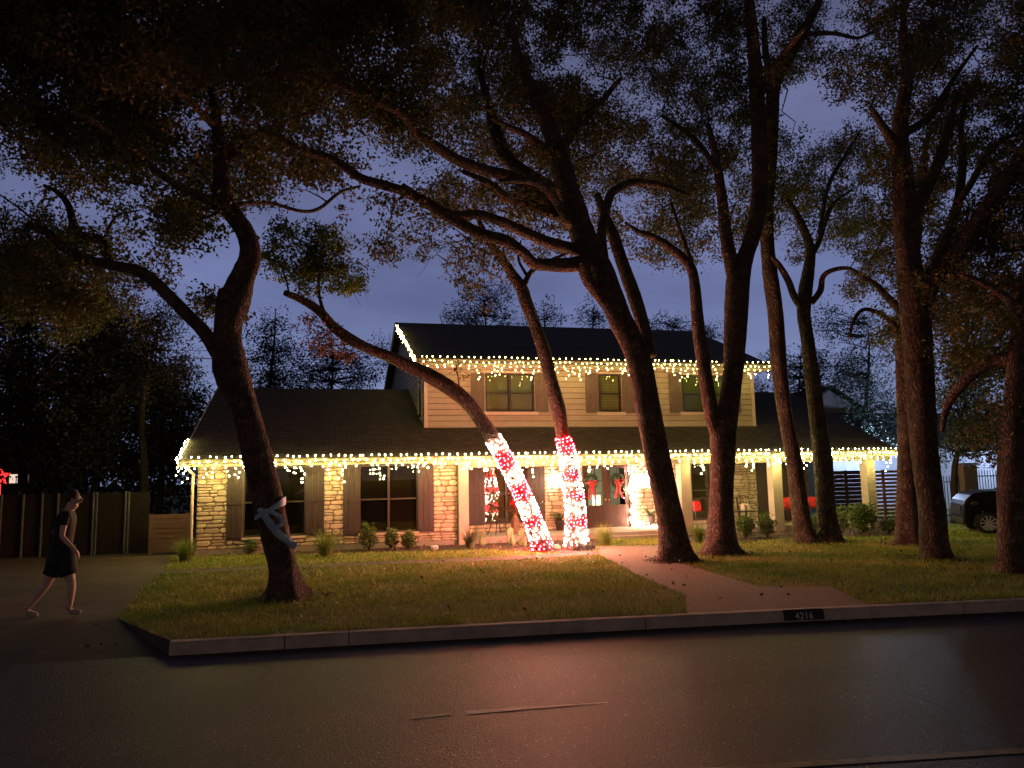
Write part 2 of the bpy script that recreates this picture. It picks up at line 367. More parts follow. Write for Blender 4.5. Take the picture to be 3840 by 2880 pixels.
# painted lane markings
def stripe(p0, p1, w, name, m, taper=0, z=-.126):
    a = G(*p0, z); c = G(*p1, z); d = c-a; d /= np.linalg.norm(d); n = np.array([-d[1], d[0], 0])*w/2
    struct(MB().poly([a-n, c-n*(1-taper)-d*.02, c+n*(.3 if taper else 1), a+n]).build(name, m))
stripe((1745, 2672), (2286, 2634), .10, 'lane_line', M_PAINT, 1)
stripe((1540, 2694), (1697, 2676), .05, 'lane_line', mat('worn_paint', (.55, .48, .38), .6, (.22, .19, .16), 18), 0)
stripe((2380, 2905), (4300, 2785), .085, 'edge_line', M_PAINTY)

# ------------------------------------------------------------------ HOUSE
Wy, De, Dw = 20.2, 19.75, 22.2
SL = .385; ZE = 2.30
XL0, XR0 = -3.36, 17.1                       # lower roof ends
house = thing('house', 'two storey house of stone and cream lap siding with a dark shingle roof', 'house', (0, Wy, 0))
def P(b, name, m, parent=house, **k):
    return b.build(name, m, parent, **k)
def wx(px, py, y=Wy): return AY(px, py, y)[0]
def wz(px, py, y=Wy): return AY(px, py, y)[2]

def rubble(x0, x1, z0, z1, y, seed, name='stone_wall', facing=None, thick=.05):
    """coursed rubble: every stone a chamfered, slightly irregular block proud of the mortar"""
    r = random.Random(seed); b = MB(); z = z0
    while z < z1-.02:
        h = r.uniform(.075, .165)
        if z+h > z1-.05: h = z1-z
        x = x0-r.uniform(0, .15)
        while x < x1:
            w = r.uniform(.16, .46); a, c = max(x, x0), min(x+w, x1)
            if c-a > .05:
                rows = [(z, h)] if (h < .13 or r.random() < .6) else [(z, h*.5), (z+h*.5, h*.5)]
                for (zz, hh) in rows:
                    g = .007; j = lambda: r.uniform(-.012, .012)
                    p = r.uniform(.012, .04); n = len(b.v); e = .014
                    A = (a+g, zz+g, c-g, zz+hh-g)
                    co = [(A[0]+j()*.6, A[1]+j()*.7), (A[2]+j()*.6, A[1]+j()*.7), (A[2]+j()*.6, A[3]+j()*.7), (A[0]+j()*.6, A[3]+j()*.7)]
                    cx_, cz_ = sum(q[0] for q in co)/4, sum(q[1] for q in co)/4
                    out = []
                    for k in range(4):        # 8-gon with cut corners
                        q0, q1, qm = co[k], co[(k+1) % 4], co[k-1]
                        cut = r.uniform(.15, .32)
                        hx = min(.05, abs(A[2]-A[0])*cut); hz = min(.05, hh*cut)
                        if k % 2 == 0: out += [(q0[0], q0[1]+(hz if k == 0 else -hz)), (q0[0]+(hx if k == 0 else -hx), q0[1])]
                        else: out += [(q0[0]+(-hx if k == 1 else hx), q0[1]), (q0[0], q0[1]+(hz if k == 1 else -hz))]
                    for (xx, zq) in out: b.v.append((xx, y+.004, zq))
                    for (xx, zq) in out:
                        b.v.append((xx+(cx_-xx)*min(.35, e/max(.02, abs(cx_-xx))), y-p, zq+(cz_-zq)*min(.4, e/max(.01, abs(cz_-zq)))))
                    for k in range(8): b.f.append((n+k, n+(k+1) % 8, n+8+(k+1) % 8, n+8+k))
                    b.f.append(tuple(n+8+k for k in range(8)))
            x += w
        z += h
    o = P(b, name, M_STONE)
    return o
# mortar backing walls: left wing front wall with window openings
ZT = 2.16
def wallbox(x0, x1, y0, y1, z0, z1, name, m): return P(MB().box(x0, x1, y0, y1, z0, z1), name, m)
xl = wx(738, 1900)
w1a, w1b = wx(911, 1900), wx(1147, 1900); w2a, w2b = wx(1346, 1900), wx(1568, 1900); xc1 = wx(1716, 1900)
sill1, sill2 = wz(1000, 2013), wz(1460, 1996)
def front_wall():
    b = MB()
    b.box(xl, w1a, Wy, Wy+.2, 0, ZT).box(w1b, w2a, Wy, Wy+.2, 0, ZT).box(w2b, xc1, Wy, Wy+.2, 0, ZT)
    b.box(w1a, w1b, Wy, Wy+.2, 0, sill1-.04).box(w2a, w2b, Wy, Wy+.2, 0, sill2-.04)
    P(b, 'wall', M_MORTAR)
front_wall()
FZ = .13
rubble(xl, wx(849, 1900)+.02, FZ, ZT, Wy, 1)
rubble(wx(1215, 1900)-.02, wx(1286, 1900)+.02, sill1-.03, ZT, Wy, 2)
rubble(wx(1626, 1900)-.02, xc1, sill2-.03, ZT, Wy, 3)
rubble(wx(849, 1900)+.02, wx(1286, 1900)+.02, FZ, sill1-.06, Wy, 4)
rubble(wx(1286, 1900)+.02, xc1, FZ, sill2-.06, Wy, 5)
P(MB().box(xl-.02, xc1+.25, Wy-.03, Wy+.18, -.05, FZ-.005), 'foundation', M_CONC)
P(MB().box(w1a-.02, w1b+.02, Wy-.05, Wy+.1, sill1-.055, sill1-.004), 'sill', M_TRIM)
P(MB().box(w2a-.02, w2b+.02, Wy-.05, Wy+.1, sill2-.055, sill2-.004), 'sill', M_STONE)
# left end wall, rear volume, porch back wall, right end wall
P(MB().box(xl+.003, xl+.2, Wy+.2, 32.4, 0, 2.2), 'wall', M_MORTAR)
P(MB().box(xc1-.2, xc1, Wy+.2, 21.99, 0, 2.2), 'wall', M_SIDING)

def make_window(x0, x1, z0, z1, y, panes=2, blind=True, bm=M_BLIND, gm=M_GLASS, gap=.03, fr=.045, back=.35, open_at=None, backm=None):
    """frame mesh (part) with its panes, blinds and dark room behind; sits in the wall plane y (front)"""
    b = MB(); yy0, yy1 = y-.02, y+.05
    b.box(x0, x0+fr, yy0, yy1, z0, z1).box(x1-fr, x1, yy0, yy1, z0, z1).box(x0+fr, x1-fr, yy0, yy1, z1-fr, z1).box(x0+fr, x1-fr, yy0, yy1, z0, z0+fr)
    edges = np.linspace(x0, x1, panes+1)
    for e in edges[1:-1]: b.box(e-fr*.7, e+fr*.7, yy0-.003, yy1, z0+fr, z1-fr)
    zm = (z0+z1)/2-.02
    for i in range(panes):
        b.box(edges[i]+(fr if i == 0 else fr*.7), edges[i+1]-(fr if i == panes-1 else fr*.7), yy0+.006, yy1, zm-.02, zm+.02)
    w = b.build('window', M_FRAME, house)
    P(MB().box(x0+fr*.5, x1-fr*.5, y+.02, y+.026, z0+fr*.5, z1-fr*.5), 'pane', gm, w)
    if blind:
        s = MB(); z = z0+fr
        while z < z1-fr:
            for i in range(panes):
                a, c = edges[i]+fr, edges[i+1]-fr
                s.quad((a, y+.075, z), (c, y+.075, z), (c, y+.095, z+gap*.92), (a, y+.095, z+gap*.92))
            z += gap
        P(s, 'blind', bm, w)
    P(MB().box(x0, x1, y+back, y+back+.02, z0, z1), 'backing', backm or M_DARK, w)
    return w
def shutter(x0, x1, z0, z1, y, boards=3, m=None):
    b = MB(); w = (x1-x0)/boards
    for i in range(boards): b.box(x0+i*w+.004, x0+(i+1)*w-.004, y-.035, y-.008, z0, z1)
    for zz in (z0+.09, (z0+z1)/2, z1-.12): b.box(x0+.004, x1-.004, y-.052, y-.036, zz-.045, zz+.045)
    P(b, 'shutter', m or M_SHUT)
zt = ZT-.02
make_window(w1a, w1b, sill1, zt, Wy+.03, 2, gm=M_SCREEN)
make_window(w2a, w2b, sill2, zt, Wy+.03, 2, gm=M_SCREEN)
shutter(wx(849, 1900), wx(909, 1900), wz(880, 2022), zt, Wy); shutter(wx(1147, 1900), wx(1216, 1900), wz(1180, 2005), zt, Wy)
shutter(wx(1286, 1900), wx(1347, 1900), wz(1316, 2007), zt, Wy); shutter(wx(1567, 1900), wx(1627, 1900), wz(1597, 1992), zt, Wy)

# porch: floor, back wall, ceiling, columns
PZ = .16; PB = 22.0
xpr = wx(3036, 1900, PB)
P(MB().box(xc1+.001, 16.9, Wy-.02, PB+.2, -.03, PZ), 'porch_floor', M_CONC)
P(MB().box(xc1+.003, 17.0, De+.03, PB+.3, 2.17, 2.19), 'porch_ceiling', M_TRIM)
P(MB().box(xl-.2, xc1-.001, De+.03, Wy+.3, 2.165, 2.18), 'soffit', M_TRIM)
pw_a, pw_b = wx(1813, 1850, PB), wx(1983, 1850, PB); d_a, d_b = wx(2186, 1850, PB), wx(2368, 1850, PB)
w3a, w3b = wx(2594, 1850, PB), wx(2745, 1850, PB)
zps = wz(1900, 1958, PB); z3s = wz(2640, 1945, PB)
b = MB()
b.box(xc1+.001, pw_a, PB, PB+.2, PZ, 2.17).box(pw_b, d_a, PB, PB+.2, PZ, 2.17).box(pw_a, pw_b, PB, PB+.2, PZ, zps-.03)
P(b, 'wall', M_MORTAR); b = MB()
b.box(d_b, w3a, PB, PB+.2, PZ, 2.17).box(w3b, xpr, PB, PB+.2, PZ, 2.17)
b.box(w3a, w3b, PB, PB+.2, PZ, z3s-.03)
P(b, 'wall', M_MORTAR)
rubble(xc1+.02, wx(2042, 1900, PB), PZ, zps-.05, PB, 11)
rubble(wx(2042, 1900, PB), d_a, PZ, 2.17, PB, 12)
rubble(d_b, wx(2545, 1900, PB), PZ, 2.17, PB, 13)
rubble(wx(2545, 1900, PB), w3b, PZ, z3s-.05, PB, 14)
rubble(w3b, wx(2842, 1900, PB), PZ, 2.17, PB, 15)
P(MB().box(xpr-.2, xpr, PB+.2, 32.4, 0, 2.2), 'wall', M_SIDING)
P(MB().box(wx(2842, 1900, PB), xpr, PB-.03, PB-.002, PZ, 2.17), 'panelling', M_SHUT)
P(MB().box(xl+.2, xpr-.2, 32.2, 32.4, 0, 2.2), 'wall', M_SIDING)
M_PORCHG = glass('porch_glass', (.62, .60, .50))
make_window(pw_a, pw_b, zps, 2.12, PB+.03, 2, gap=.04, gm=M_PORCHG)
make_window(w3a, w3b, z3s, 2.12, PB+.03, 2, gap=.04, gm=M_PORCHG, bm=mat('white_blind', (.6, .58, .5), .6))
shutter(wx(1757, 1850, PB), pw_a, wz(1780, 1971, PB), 2.12, PB, 3); shutter(pw_b, wx(2042, 1850, PB), wz(2010, 1969, PB), 2.12, PB, 3)
def column(px0, px1):
    x0 = wx(px0, 1900, 20.02); wd = .285; x0 = max(x0, xc1+.002)
    yb = 20.0
    b = MB().box(x0, x0+wd, yb, yb+wd, PZ-.19, 2.168)
    P(b, 'column', M_COLUMN)
    P(MB().box(x0-.02, x0+wd+.02, yb-.02, yb+wd+.02, PZ-.15, PZ+.02), 'column_base', M_COLUMN)
xC = []
P(MB().box(xc1+.003, xc1+.265, 20.0, 20.265, -.03, 2.168), 'column', M_COLUMN)
for px in (2537, 2908, 3256):
    x0 = AY(px, 1900, 20.285)[0]+.0; xC.append(x0)
for px in (2540, 2882, 3233):
    x0 = AY(px, 1880, 20.3)[0]
    P(MB().box(x0, x0+.30, 20.0, 20.30, -.03, 2.168), 'column', M_COLUMN)
P(MB().box(xc1+.26, 17.0, 20.06, 20.24, 2.02, 2.169), 'porch_beam', M_FASCIA)
# fascia and gutter of the lower roof
P(MB().box(XL0, XR0, De, De+.03, ZE-.15, ZE-.015), 'fascia', M_FASCIA)
b = MB(); b.box(XL0, XR0, De-.10, De-.002, ZE-.055, ZE-.03).box(XL0, XR0, De-.10, De-.085, ZE-.03, ZE+.015)
P(b, 'gutter', M_FASCIA)
# lower roof (left gable, right hip), made of sheets with thickness
RY, RZ = 26.3, ZE+SL*(26.3-De); RB = 2*RY-De
hipx = AY(2962, 1477, RY)[0]
def slab(pts, t=.07): 
    b = MB(); b.prism([(x, y, z-t) for x, y, z in pts], (0, 0, t)); return b
rf = P(slab([(XL0, De-.06, ZE-.02), (XR0, De-.06, ZE-.02), (hipx, RY, RZ), (XL0, RY, RZ)]), 'roof', M_ROOF)
P(slab([(XL0, RY, RZ), (hipx, RY, RZ), (XR0, RB, ZE-.02), (XL0, RB, ZE-.02)]), 'roof', M_ROOF)
P(slab([(XR0, De-.06, ZE-.022), (XR0, RB, ZE-.022), (hipx, RY, RZ)]), 'roof', M_ROOF)
P(MB().poly([(xl+.003, Wy, 2.18), (xl+.003, RB-.4, 2.18), (xl+.003, RY, RZ-.12)]), 'gable_wall', M_SIDING)
b = MB()
for s_, (ya, yb) in ((1, (De-.06, RY)), (-1, (RB, RY))):
    za = ZE-.02
    b.prism([(XL0-.025, ya, za-.17), (XL0-.025, ya, za+.01), (XL0-.025, yb, RZ+.01), (XL0-.025, yb, RZ-.17)], (.024, 0, 0))
P(b, 'rake_board', M_TRIM)
# upper storey
UX0, UX1 = wx(1590, 1500, Dw), wx(2828, 1500, Dw); UZ0, UZ1 = 3.22, 5.06
De2, ZE2 = 21.7, AY(1563, 1347, 21.7)[2]; RY2 = 28.35; RZ2 = ZE2+.364*(RY2-De2); RB2 = 2*RY2-De2
EX0, EX1 = AX(1483, 1209, 0.001)[0]*0+AY(1563, 1347, De2)[0], AY(2899, 1370, De2)[0]
hx2 = AY(2605, 1241, RY2)[0]
U = [(1819.5, 2003, 1400, 1544, 2), (2244, 2329, 1403, 1545, 1), (2557, 2738, 1407, 1545, 2)]
holes = [(wx(a, 1475, Dw), wx(c, 1475, Dw), wz((a+c)/2, e, Dw), wz((a+c)/2, d, Dw)) for a, c, d, e, n in U]
def lap_wall(x0, x1, z0, z1, y, holes, name='siding_wall'):
    b = MB(); xs = sorted([x0, x1]+[h for q in holes for h in q[:2]])
    for a, c in zip(xs[:-1], xs[1:]):
        mid = (a+c)/2; hz = [q for q in holes if q[0] < mid < q[1]]
        z = z0
        while z < z1-.01:
            t = min(z+.172, z1)
            segs = [(z, t)]
            for q in hz:
                if t > q[2] and z < q[3]:
                    segs = []
                    if z < q[2]: segs.append((z, q[2]))
                    if t > q[3]: segs.append((q[3], t))
            for (s0, s1) in segs:
                o0 = .026*(1-(s0-z)/.172); o1 = .026*(1-(s1-z)/.172)
                if s0 == z: s0 += .013
                b.quad((a, y-o0-.006, s0), (c, y-o0-.006, s0), (c, y-o1-.006, s1), (a, y-o1-.006, s1))
                b.quad((a, y+.03, s0), (c, y+.03, s0), (c, y-o0-.006, s0), (a, y-o0-.006, s0))
            z += .172
    return b
P(lap_wall(UX0+.1, UX1-.1, UZ0+.02, UZ1, Dw, holes), 'siding_wall', M_SIDING)
for q in (UX0, UX1-.1): P(MB().box(q, q+.1, Dw-.035, Dw+.05, UZ0, UZ1), 'corner_board', M_TRIM)
P(MB().box(UX0-.02, UX1+.02, Dw-.05, Dw+.02, UZ0-.06, UZ0+.018), 'skirt_board', M_TRIM)
# side wall facing left, lap siding, with a window near the front
sb = MB(); zz = 2.7
sidew = (Dw+.35, Dw+1.25, 3.55, 4.75)
while zz < RZ2:
    t = zz+.172
    ya = Dw+.05; yb = 34.4
    if t > 5.1:
        k = (t-ZE2)/.364; ya = max(ya, De2+k+.15); yb = min(yb, RB2-k-.15)
        if yb <= ya: break
    for (a, c) in ([(ya, sidew[0]), (sidew[1], yb)] if (sidew[2] < zz+.09 < sidew[3]) else [(ya, yb)]):
        if c > a:
            sb.quad((UX0-.022, c, zz), (UX0-.022, a, zz), (UX0-.002, a, t), (UX0-.002, c, t)); sb.quad((UX0, c, zz), (UX0, a, zz), (UX0-.022, a, zz), (UX0-.022, c, zz))
    zz = t
P(sb, 'side_siding', M_SIDING)
P(MB().box(UX0+.002, UX1-.002, Dw+.25, 34.4, 2.9, UZ1), 'wall', M_DARK)
b = MB().box(UX0-.04, UX0+.03, sidew[0], sidew[0]+.07, 3.5, 4.8).box(UX0-.04, UX0+.03, sidew[1]-.07, sidew[1], 3.5, 4.8).box(UX0-.04, UX0+.03, sidew[0]+.07, sidew[1]-.07, 4.73, 4.8).box(UX0-.04, UX0+.03, sidew[0]+.07, sidew[1]-.07, 3.5, 3.57)
wsd = P(b, 'window', M_TRIM); P(MB().box(UX0-.012, UX0-.006, sidew[0]+.07, sidew[1]-.07, 3.57, 4.73), 'pane', M_SCREEN, wsd)
for (h, u) in zip(holes, U):
    kw = dict(gap=.034)
    if u[4] == 1:
        kw['backm'] = mat('lit_room', (.5, .4, .2), .8, emit=(1, .62, .22), estr=.10)
        kw['gap'] = .05
    w = make_window(h[0], h[1], h[2], h[3], Dw+.01, u[4], fr=.05, bm=mat('lime_blind', (.66, .70, .42), .6), **kw)
    P(MB().box(h[0]-.10, h[1]+.10, Dw-.075, Dw-.01, h[2]-.10, h[2]-.004), 'sill', M_TRIM)
    P(MB().box(h[0]-.06, h[1]+.06, Dw-.045, Dw-.01, h[3]+.004, h[3]+.07), 'head_trim', M_TRIM)
y_ = Dw-.02
for (a, c, zb) in ((1765, 1816, 1546), (2005, 2054, 1546), (2194, 2243, 1549), (2331, 2379, 1550), (2507, 2556, 1549), (2740, 2773, 1550)):
    shutter(wx(a, 1475, Dw), wx(c, 1475, Dw), wz(a, zb, Dw), wz(a, 1399, Dw)-.01, y_, 3, M_SHUTU)
P(MB().box(EX0+.1, EX1-.1, De2+.03, Dw+.2, ZE2-.16, ZE2-.14), 'soffit', M_TRIM)
P(MB().box(EX0, EX1, De2, De2+.03, ZE2-.17, ZE2-.015), 'fascia', M_FASCIA)
b = MB(); b.box(EX0+.05, EX1, De2-.10, De2-.002, ZE2-.055, ZE2-.03).box(EX0+.05, EX1, De2-.10, De2-.085, ZE2-.03, ZE2+.012)
P(b, 'gutter', M_FASCIA)
P(slab([(EX0, De2-.06, ZE2-.02), (EX1, De2-.06, ZE2-.02), (hx2, RY2, RZ2), (EX0, RY2, RZ2)]), 'roof', M_ROOF)
P(slab([(EX0, RY2, RZ2), (hx2, RY2, RZ2), (EX1, RB2, ZE2-.02), (EX0, RB2, ZE2-.02)]), 'roof', M_ROOF)
P(slab([(EX1, De2-.06, ZE2-.022), (EX1, RB2, ZE2-.022), (hx2, RY2, RZ2)]), 'roof', M_ROOF)
b = MB()
for (ya, yb) in ((De2-.06, RY2), (RB2, RY2)):
    za = ZE2-.02
    b.prism([(EX0-.03, ya, za-.2), (EX0-.03, ya, za+.01), (EX0-.03, yb, RZ2+.01), (EX0-.03, yb, RZ2-.2)], (.028, 0, 0))
P(b, 'rake_board', M_TRIM)
# downspout on the left corner
dsx = wx(722, 1850, Wy-.06)
b = MB(); b.tube([AY(706, 1748, De-.05), AY(706, 1760, De-.02), AY(726, 1780, Wy-.1), (dsx, Wy-.06, wz(722, 1800)), (dsx, Wy-.06, .1), (dsx-.03, Wy-.2, .05)], .035, 8)
P(b, 'downspout', M_TRIM)
# front double door
PD = PB+.06
P(MB().box(d_a, d_a+.06, PB-.02, PB+.16, PZ, 2.16).box(d_b-.06, d_b, PB-.02, PB+.16, PZ, 2.16).box(d_a+.06, d_b-.06, PB-.02, PB+.16, 2.08, 2.16), 'door_frame', M_DOOR)
dm = (d_a+d_b)/2
M_LITROOM = mat('lit_hall', (.5, .5, .42), .8, (.35, .38, .34), 1.3, emit=(.75, .8, .66), estr=.16)
for k, (a, c) in enumerate(((d_a+.062, dm-.003), (dm+.003, d_b-.062))):
    b = MB(); st = .12 if (c-a) > .6 else .10
    zt_, zb_, zm_ = 2.075, PZ+.015, PZ+.015+.62
    b.box(a, a+st, PD, PD+.045, zb_, zt_).box(c-st, c, PD, PD+.045, zb_, zt_).box(a+st, c-st, PD, PD+.045, zt_-.12, zt_).box(a+st, c-st, PD, PD+.045, zm_-.08, zm_+.04)
    b.box(a+st, c-st, PD, PD+.045, zb_, zb_+.14).box(a+st, c-st, PD+.012, PD+.03, zb_+.14, zm_-.08)
    xm = (a+c)/2
    b.box(xm-.012, xm+.012, PD+.004, PD+.04, zm_+.04, zt_-.12)
    for q in (.33, .66):
        z_ = zm_+.04+(zt_-.12-zm_-.04)*q; b.box(a+st, c-st, PD+.006, PD+.038, z_-.012, z_+.012)
    d = P(b, 'door', M_DOOR)
    P(MB().box(a+st, c-st, PD+.02, PD+.024, zm_+.04, zt_-.12), 'pane', M_GLASS, d)
    hx_ = c-.05 if k == 0 else a+.05
    P(MB().lathe((hx_, PD-.04, 1.0), [(.001, -.03), (.028, -.015), (.028, .015), (.001, .03)], 10), 'handle', M_BRASS, d)
P(MB().box(d_a, d_b, PD+.9, PD+.92, PZ, 2.16).box(d_a-.4, d_a-.38, PD+.2, PD+.9, PZ, 2.16).box(d_b+.38, d_b+.4, PD+.2, PD+.9, PZ, 2.16), 'hallway', M_LITROOM)
P(MB().box(wx(2222, 1900, PD+.6), wx(2250, 1900, PD+.6), PD+.55, PD+.6, .75, 1.12), 'hall_lamp', mat('hall_lamp_glow', (1, 1, .9), .5, emit=(1, .93, .8), estr=3))
P(MB().box(d_a-.1, d_b+.1, Wy-.34, Wy-.021, -.03, PZ-.09), 'porch_step', M_CONC)
#@@SPLIT
# ------------------------------------------------------------------ STRING LIGHTS
def bulb_mesh(name, m, r, sc=(1, 1, 1.35)):
    me = MB().ico((0, 0, 0), r, sc, 1); q = bpy.data.meshes.new(name); q.from_pydata(me.v, [], me.f); q.materials.append(m); return q
BM = {'warm': bulb_mesh('bulb_warm', M_BULB, .0135), 'upper': bulb_mesh('bulb_upper', M_BULBU, .0135), 'white': bulb_mesh('bulb_white', M_BULBW, .0145, (1, 1, 1)), 'red': bulb_mesh('bulb_red', M_BULBR, .0135, (1, 1, 1))}
def light_string(name, label, bulbs, wires, group=None, cat='string lights', most=100, wr=.0035):
    """bulbs: [(pos, kind)], nearest to the camera first are objects of their own, the rest one object"""
    c = np.mean([np.array(p) for p, k in bulbs], axis=0)
    t = thing(name, label, cat, c, group)
    w = MB()
    for pl in wires:
        if len(pl) > 1: w.tube(pl, wr, 4, cap=False)
    w.build('wire', M_WIRE, t)
    bulbs = sorted(bulbs, key=lambda q: np.linalg.norm(np.array(q[0])-CAMP))
    for p, k in bulbs[:most]:
        o = bpy.data.objects.new('bulb', BM[k]); COL.objects.link(o); o.location = tuple(np.array(p)-c); o.parent = t
    rest = {}
    for p, k in bulbs[most:]: rest.setdefault(k, []).append(p)
    for k, ps in rest.items():
        b = MB()
        for p in ps: b.ico(p, {'warm': .0135, 'upper': .0135, 'white': .0145, 'red': .0135}[k], (1, 1, 1.2), 1)
        o = b.build('bulbs', BM[k].materials[0], t); o['kind'] = 'stuff'
    return t
R5 = random.Random(5)
def icicles(x0, x1, y, zt, name, label, group, dens=1.0, zf=None, kd='warm'):
    bulbs = []; wires = []; x = x0; main = []
    zf = zf or (lambda x: zt)
    while x < x1:
        bulbs.append(((x+R5.uniform(-.03, .03), y+.02, zf(x)+.075+R5.uniform(-.012, .012)), kd)); x += .235*R5.uniform(.8, 1.2)/dens
    x = x0+.06
    while x < x1:
        z = zf(x)-R5.uniform(.03, .10); bulbs.append(((x, y-.015, z), kd)); main.append((x, y-.008, z+.02)); x += .20*R5.uniform(.6, 1.4)/dens
    wires.append(main); x = x0+R5.uniform(.03, .2)
    while x < x1:
        n = R5.choice((1, 1, 2, 2, 3, 3, 4, 5)); z = zf(x)-.16; wl = [(x, y-.02, zf(x)-.05)]; xx = x
        for i in range(n):
            xx = x+R5.uniform(-.045, .045)+(.03*i if R5.random() < .3 else 0); z -= R5.uniform(.05, .13) if i else R5.uniform(0, .05)
            bulbs.append(((xx, y-.02+R5.uniform(-.01, .01), z), kd)); wl.append((xx, y-.012, z))
        wires.append(wl); x += .27*R5.uniform(.65, 1.35)/dens
    return light_string(name, label, bulbs, wires, group)
GL = 'icicle lights along the lower eave'; GU = 'icicle lights along the upper eave'
yl = De-.12
cutx = [XL0+.05, 1.0, 5.3, 9.6, 13.6, XR0-.03]
labs = ['warm icicle lights on the lower eave above the leftmost shuttered window',
        'warm icicle lights on the lower eave above the wide window and first pale column',
        'warm icicle lights on the lower eave behind the lit trunks and over the double door',
        'warm icicle lights on the lower eave right of the wreathed door, behind thick dark trunks',
        'warm icicle lights at the right end of the lower eave over the corner column']
for a, c, l in zip(cutx[:-1], cutx[1:], labs): icicles(a, c, yl, ZE, 'icicle_lights', l, GL, dens=1.38 if a > 9 else 1.25)
cux = [EX0+.12, EX0+4.1, EX0+8.0, EX1-.03]
labs = ['warm icicle lights on the upper eave over the left double window', 'warm icicle lights on the upper eave over the narrow single window', 'warm icicle lights at the right end of the upper eave by the roof hip']
for a, c, l in zip(cux[:-1], cux[1:], labs): icicles(a, c, De2-.12, ZE2, 'icicle_lights', l, GU, dens=1.25, kd='upper')
# up the gable rake of the upper roof
bl = []; n = 84
for i in range(n):
    q = ((i+R5.random())/n)**1.0; y = De2-.08+q*(RY2-De2)*.86; z = ZE2+.364*(y-De2)
    bl.append(((EX0-.05+R5.uniform(-.04, .02), y, z+R5.choice((.07, .03, -.02, -.06, -.1))+R5.uniform(-.04, .04)), 'upper'))
light_string('rake_lights', 'dense warm string lights climbing the left gable edge of the upper roof', bl, [[(EX0-.05, De2, ZE2), (EX0-.05, De2+(RY2-De2)*.86, ZE2+.364*(RY2-De2)*.86)]])
bl = []
for i in range(30):
    q = i/30; y = De-.1+q*1.6; z = ZE+SL*(y-De)
    bl.append(((XL0-.05+R5.uniform(-.02, .02), y, z+(.06 if i % 3 == 0 else -R5.uniform(.02, .42))), 'warm'))
light_string('rake_lights', 'short bunch of warm lights hanging from the left corner of the lower roof', bl, [[(XL0-.05, De, ZE), (XL0-.05, De+1.6, ZE+SL*1.6)]])

# ------------------------------------------------------------------ TREES
def bark(name, c1, c2):
    mt = mat(name, c1, .9, c2, 3.0, 8, 0)
    nt = mt.node_tree; L = nt.links; b = nt.nodes['Principled BSDF']
    tc = nt.nodes.new('ShaderNodeTexCoord'); mp = nt.nodes.new('ShaderNodeMapping'); mp.inputs['Scale'].default_value = (1, 1, .35)
    L.new(tc.outputs['Object'], mp.inputs[0])
    v = nt.nodes.new('ShaderNodeTexVoronoi'); v.feature = 'DISTANCE_TO_EDGE'; v.inputs['Scale'].default_value = 24
    n = nt.nodes.new('ShaderNodeTexNoise'); n.inputs['Scale'].default_value = 9; n.inputs['Detail'].default_value = 8
    L.new(mp.outputs[0], n.inputs['Vector'])
    mx = nt.nodes.new('ShaderNodeMixRGB'); mx.inputs[0].default_value = .12; L.new(mp.outputs[0], mx.inputs[1]); L.new(n.outputs[1], mx.inputs[2]); L.new(mx.outputs[0], v.inputs['Vector'])
    ad = nt.nodes.new('ShaderNodeMath'); ad.operation = 'ADD'; m0 = nt.nodes.new('ShaderNodeMath'); m0.operation = 'MULTIPLY'; m0.inputs[1].default_value = 2.2
    L.new(v.outputs[0], m0.inputs[0]); L.new(m0.outputs[0], ad.inputs[0]); L.new(n.outputs[0], ad.inputs[1])
    bp = nt.nodes.new('ShaderNodeBump'); bp.inputs['Distance'].default_value = .05; L.new(ad.outputs[0], bp.inputs['Height']); L.new(bp.outputs[0], b.inputs['Normal'])
    # ridges are paler than the fissures
    rr = nt.nodes.new('ShaderNodeMapRange'); rr.inputs['From Max'].default_value = .25; rr.inputs['To Min'].default_value = .35; L.new(v.outputs[0], rr.inputs[0])
    old = b.inputs['Base Color'].links[0].from_socket; mm = nt.nodes.new('ShaderNodeMixRGB'); mm.blend_type = 'MULTIPLY'; mm.inputs[0].default_value = 1
    L.new(old, mm.inputs[1]); L.new(rr.outputs[0], mm.inputs[2]); L.new(mm.outputs[0], b.inputs['Base Color'])
    ns = nt.nodes.new('ShaderNodeTexNoise'); ns.inputs['Scale'].default_value = 7; ns.inputs['Detail'].default_value = 9; ns.inputs['Roughness'].default_value = .75; L.new(tc.outputs['Object'], ns.inputs['Vector'])
    mrs = nt.nodes.new('ShaderNodeMapRange'); mrs.inputs['From Min'].default_value = .56; mrs.inputs['From Max'].default_value = .62; L.new(ns.outputs[0], mrs.inputs[0])
    ml = nt.nodes.new('ShaderNodeMixRGB'); ml.inputs[2].default_value = (c2[0]*1.5, c2[1]*1.6, c2[2]*1.6, 1); ms = nt.nodes.new('ShaderNodeMath'); ms.operation = 'MULTIPLY'; ms.inputs[1].default_value = .55; L.new(mrs.outputs[0], ms.inputs[0]); L.new(ms.outputs[0], ml.inputs[0]); L.new(mm.outputs[0], ml.inputs[1]); L.new(ml.outputs[0], b.inputs['Base Color'])
    return mt
M_BARK = bark('oak_bark', (.10, .07, .055), (.25, .19, .155))
M_BARK2 = bark('elm_bark', (.13, .09, .07), (.24, .18, .15))
M_LEAF = mat('oak_leaf', (.085, .105, .030), .6, (.155, .145, .05), .55, 3, trans=.3, island=.35)
M_LEAFG = mat('green_leaf', (.11, .17, .025), .55, (.22, .24, .05), 1.5, 3, trans=.3, island=.35)
M_LEAFR = mat('rust_leaf', (.16, .030, .012), .6, (.20, .07, .03), 1.5, 3, trans=.3, island=.35)
M_LEAFD = mat('dark_leaf', (.016, .020, .010), .7, (.028, .034, .016), .8, 3, island=.3)
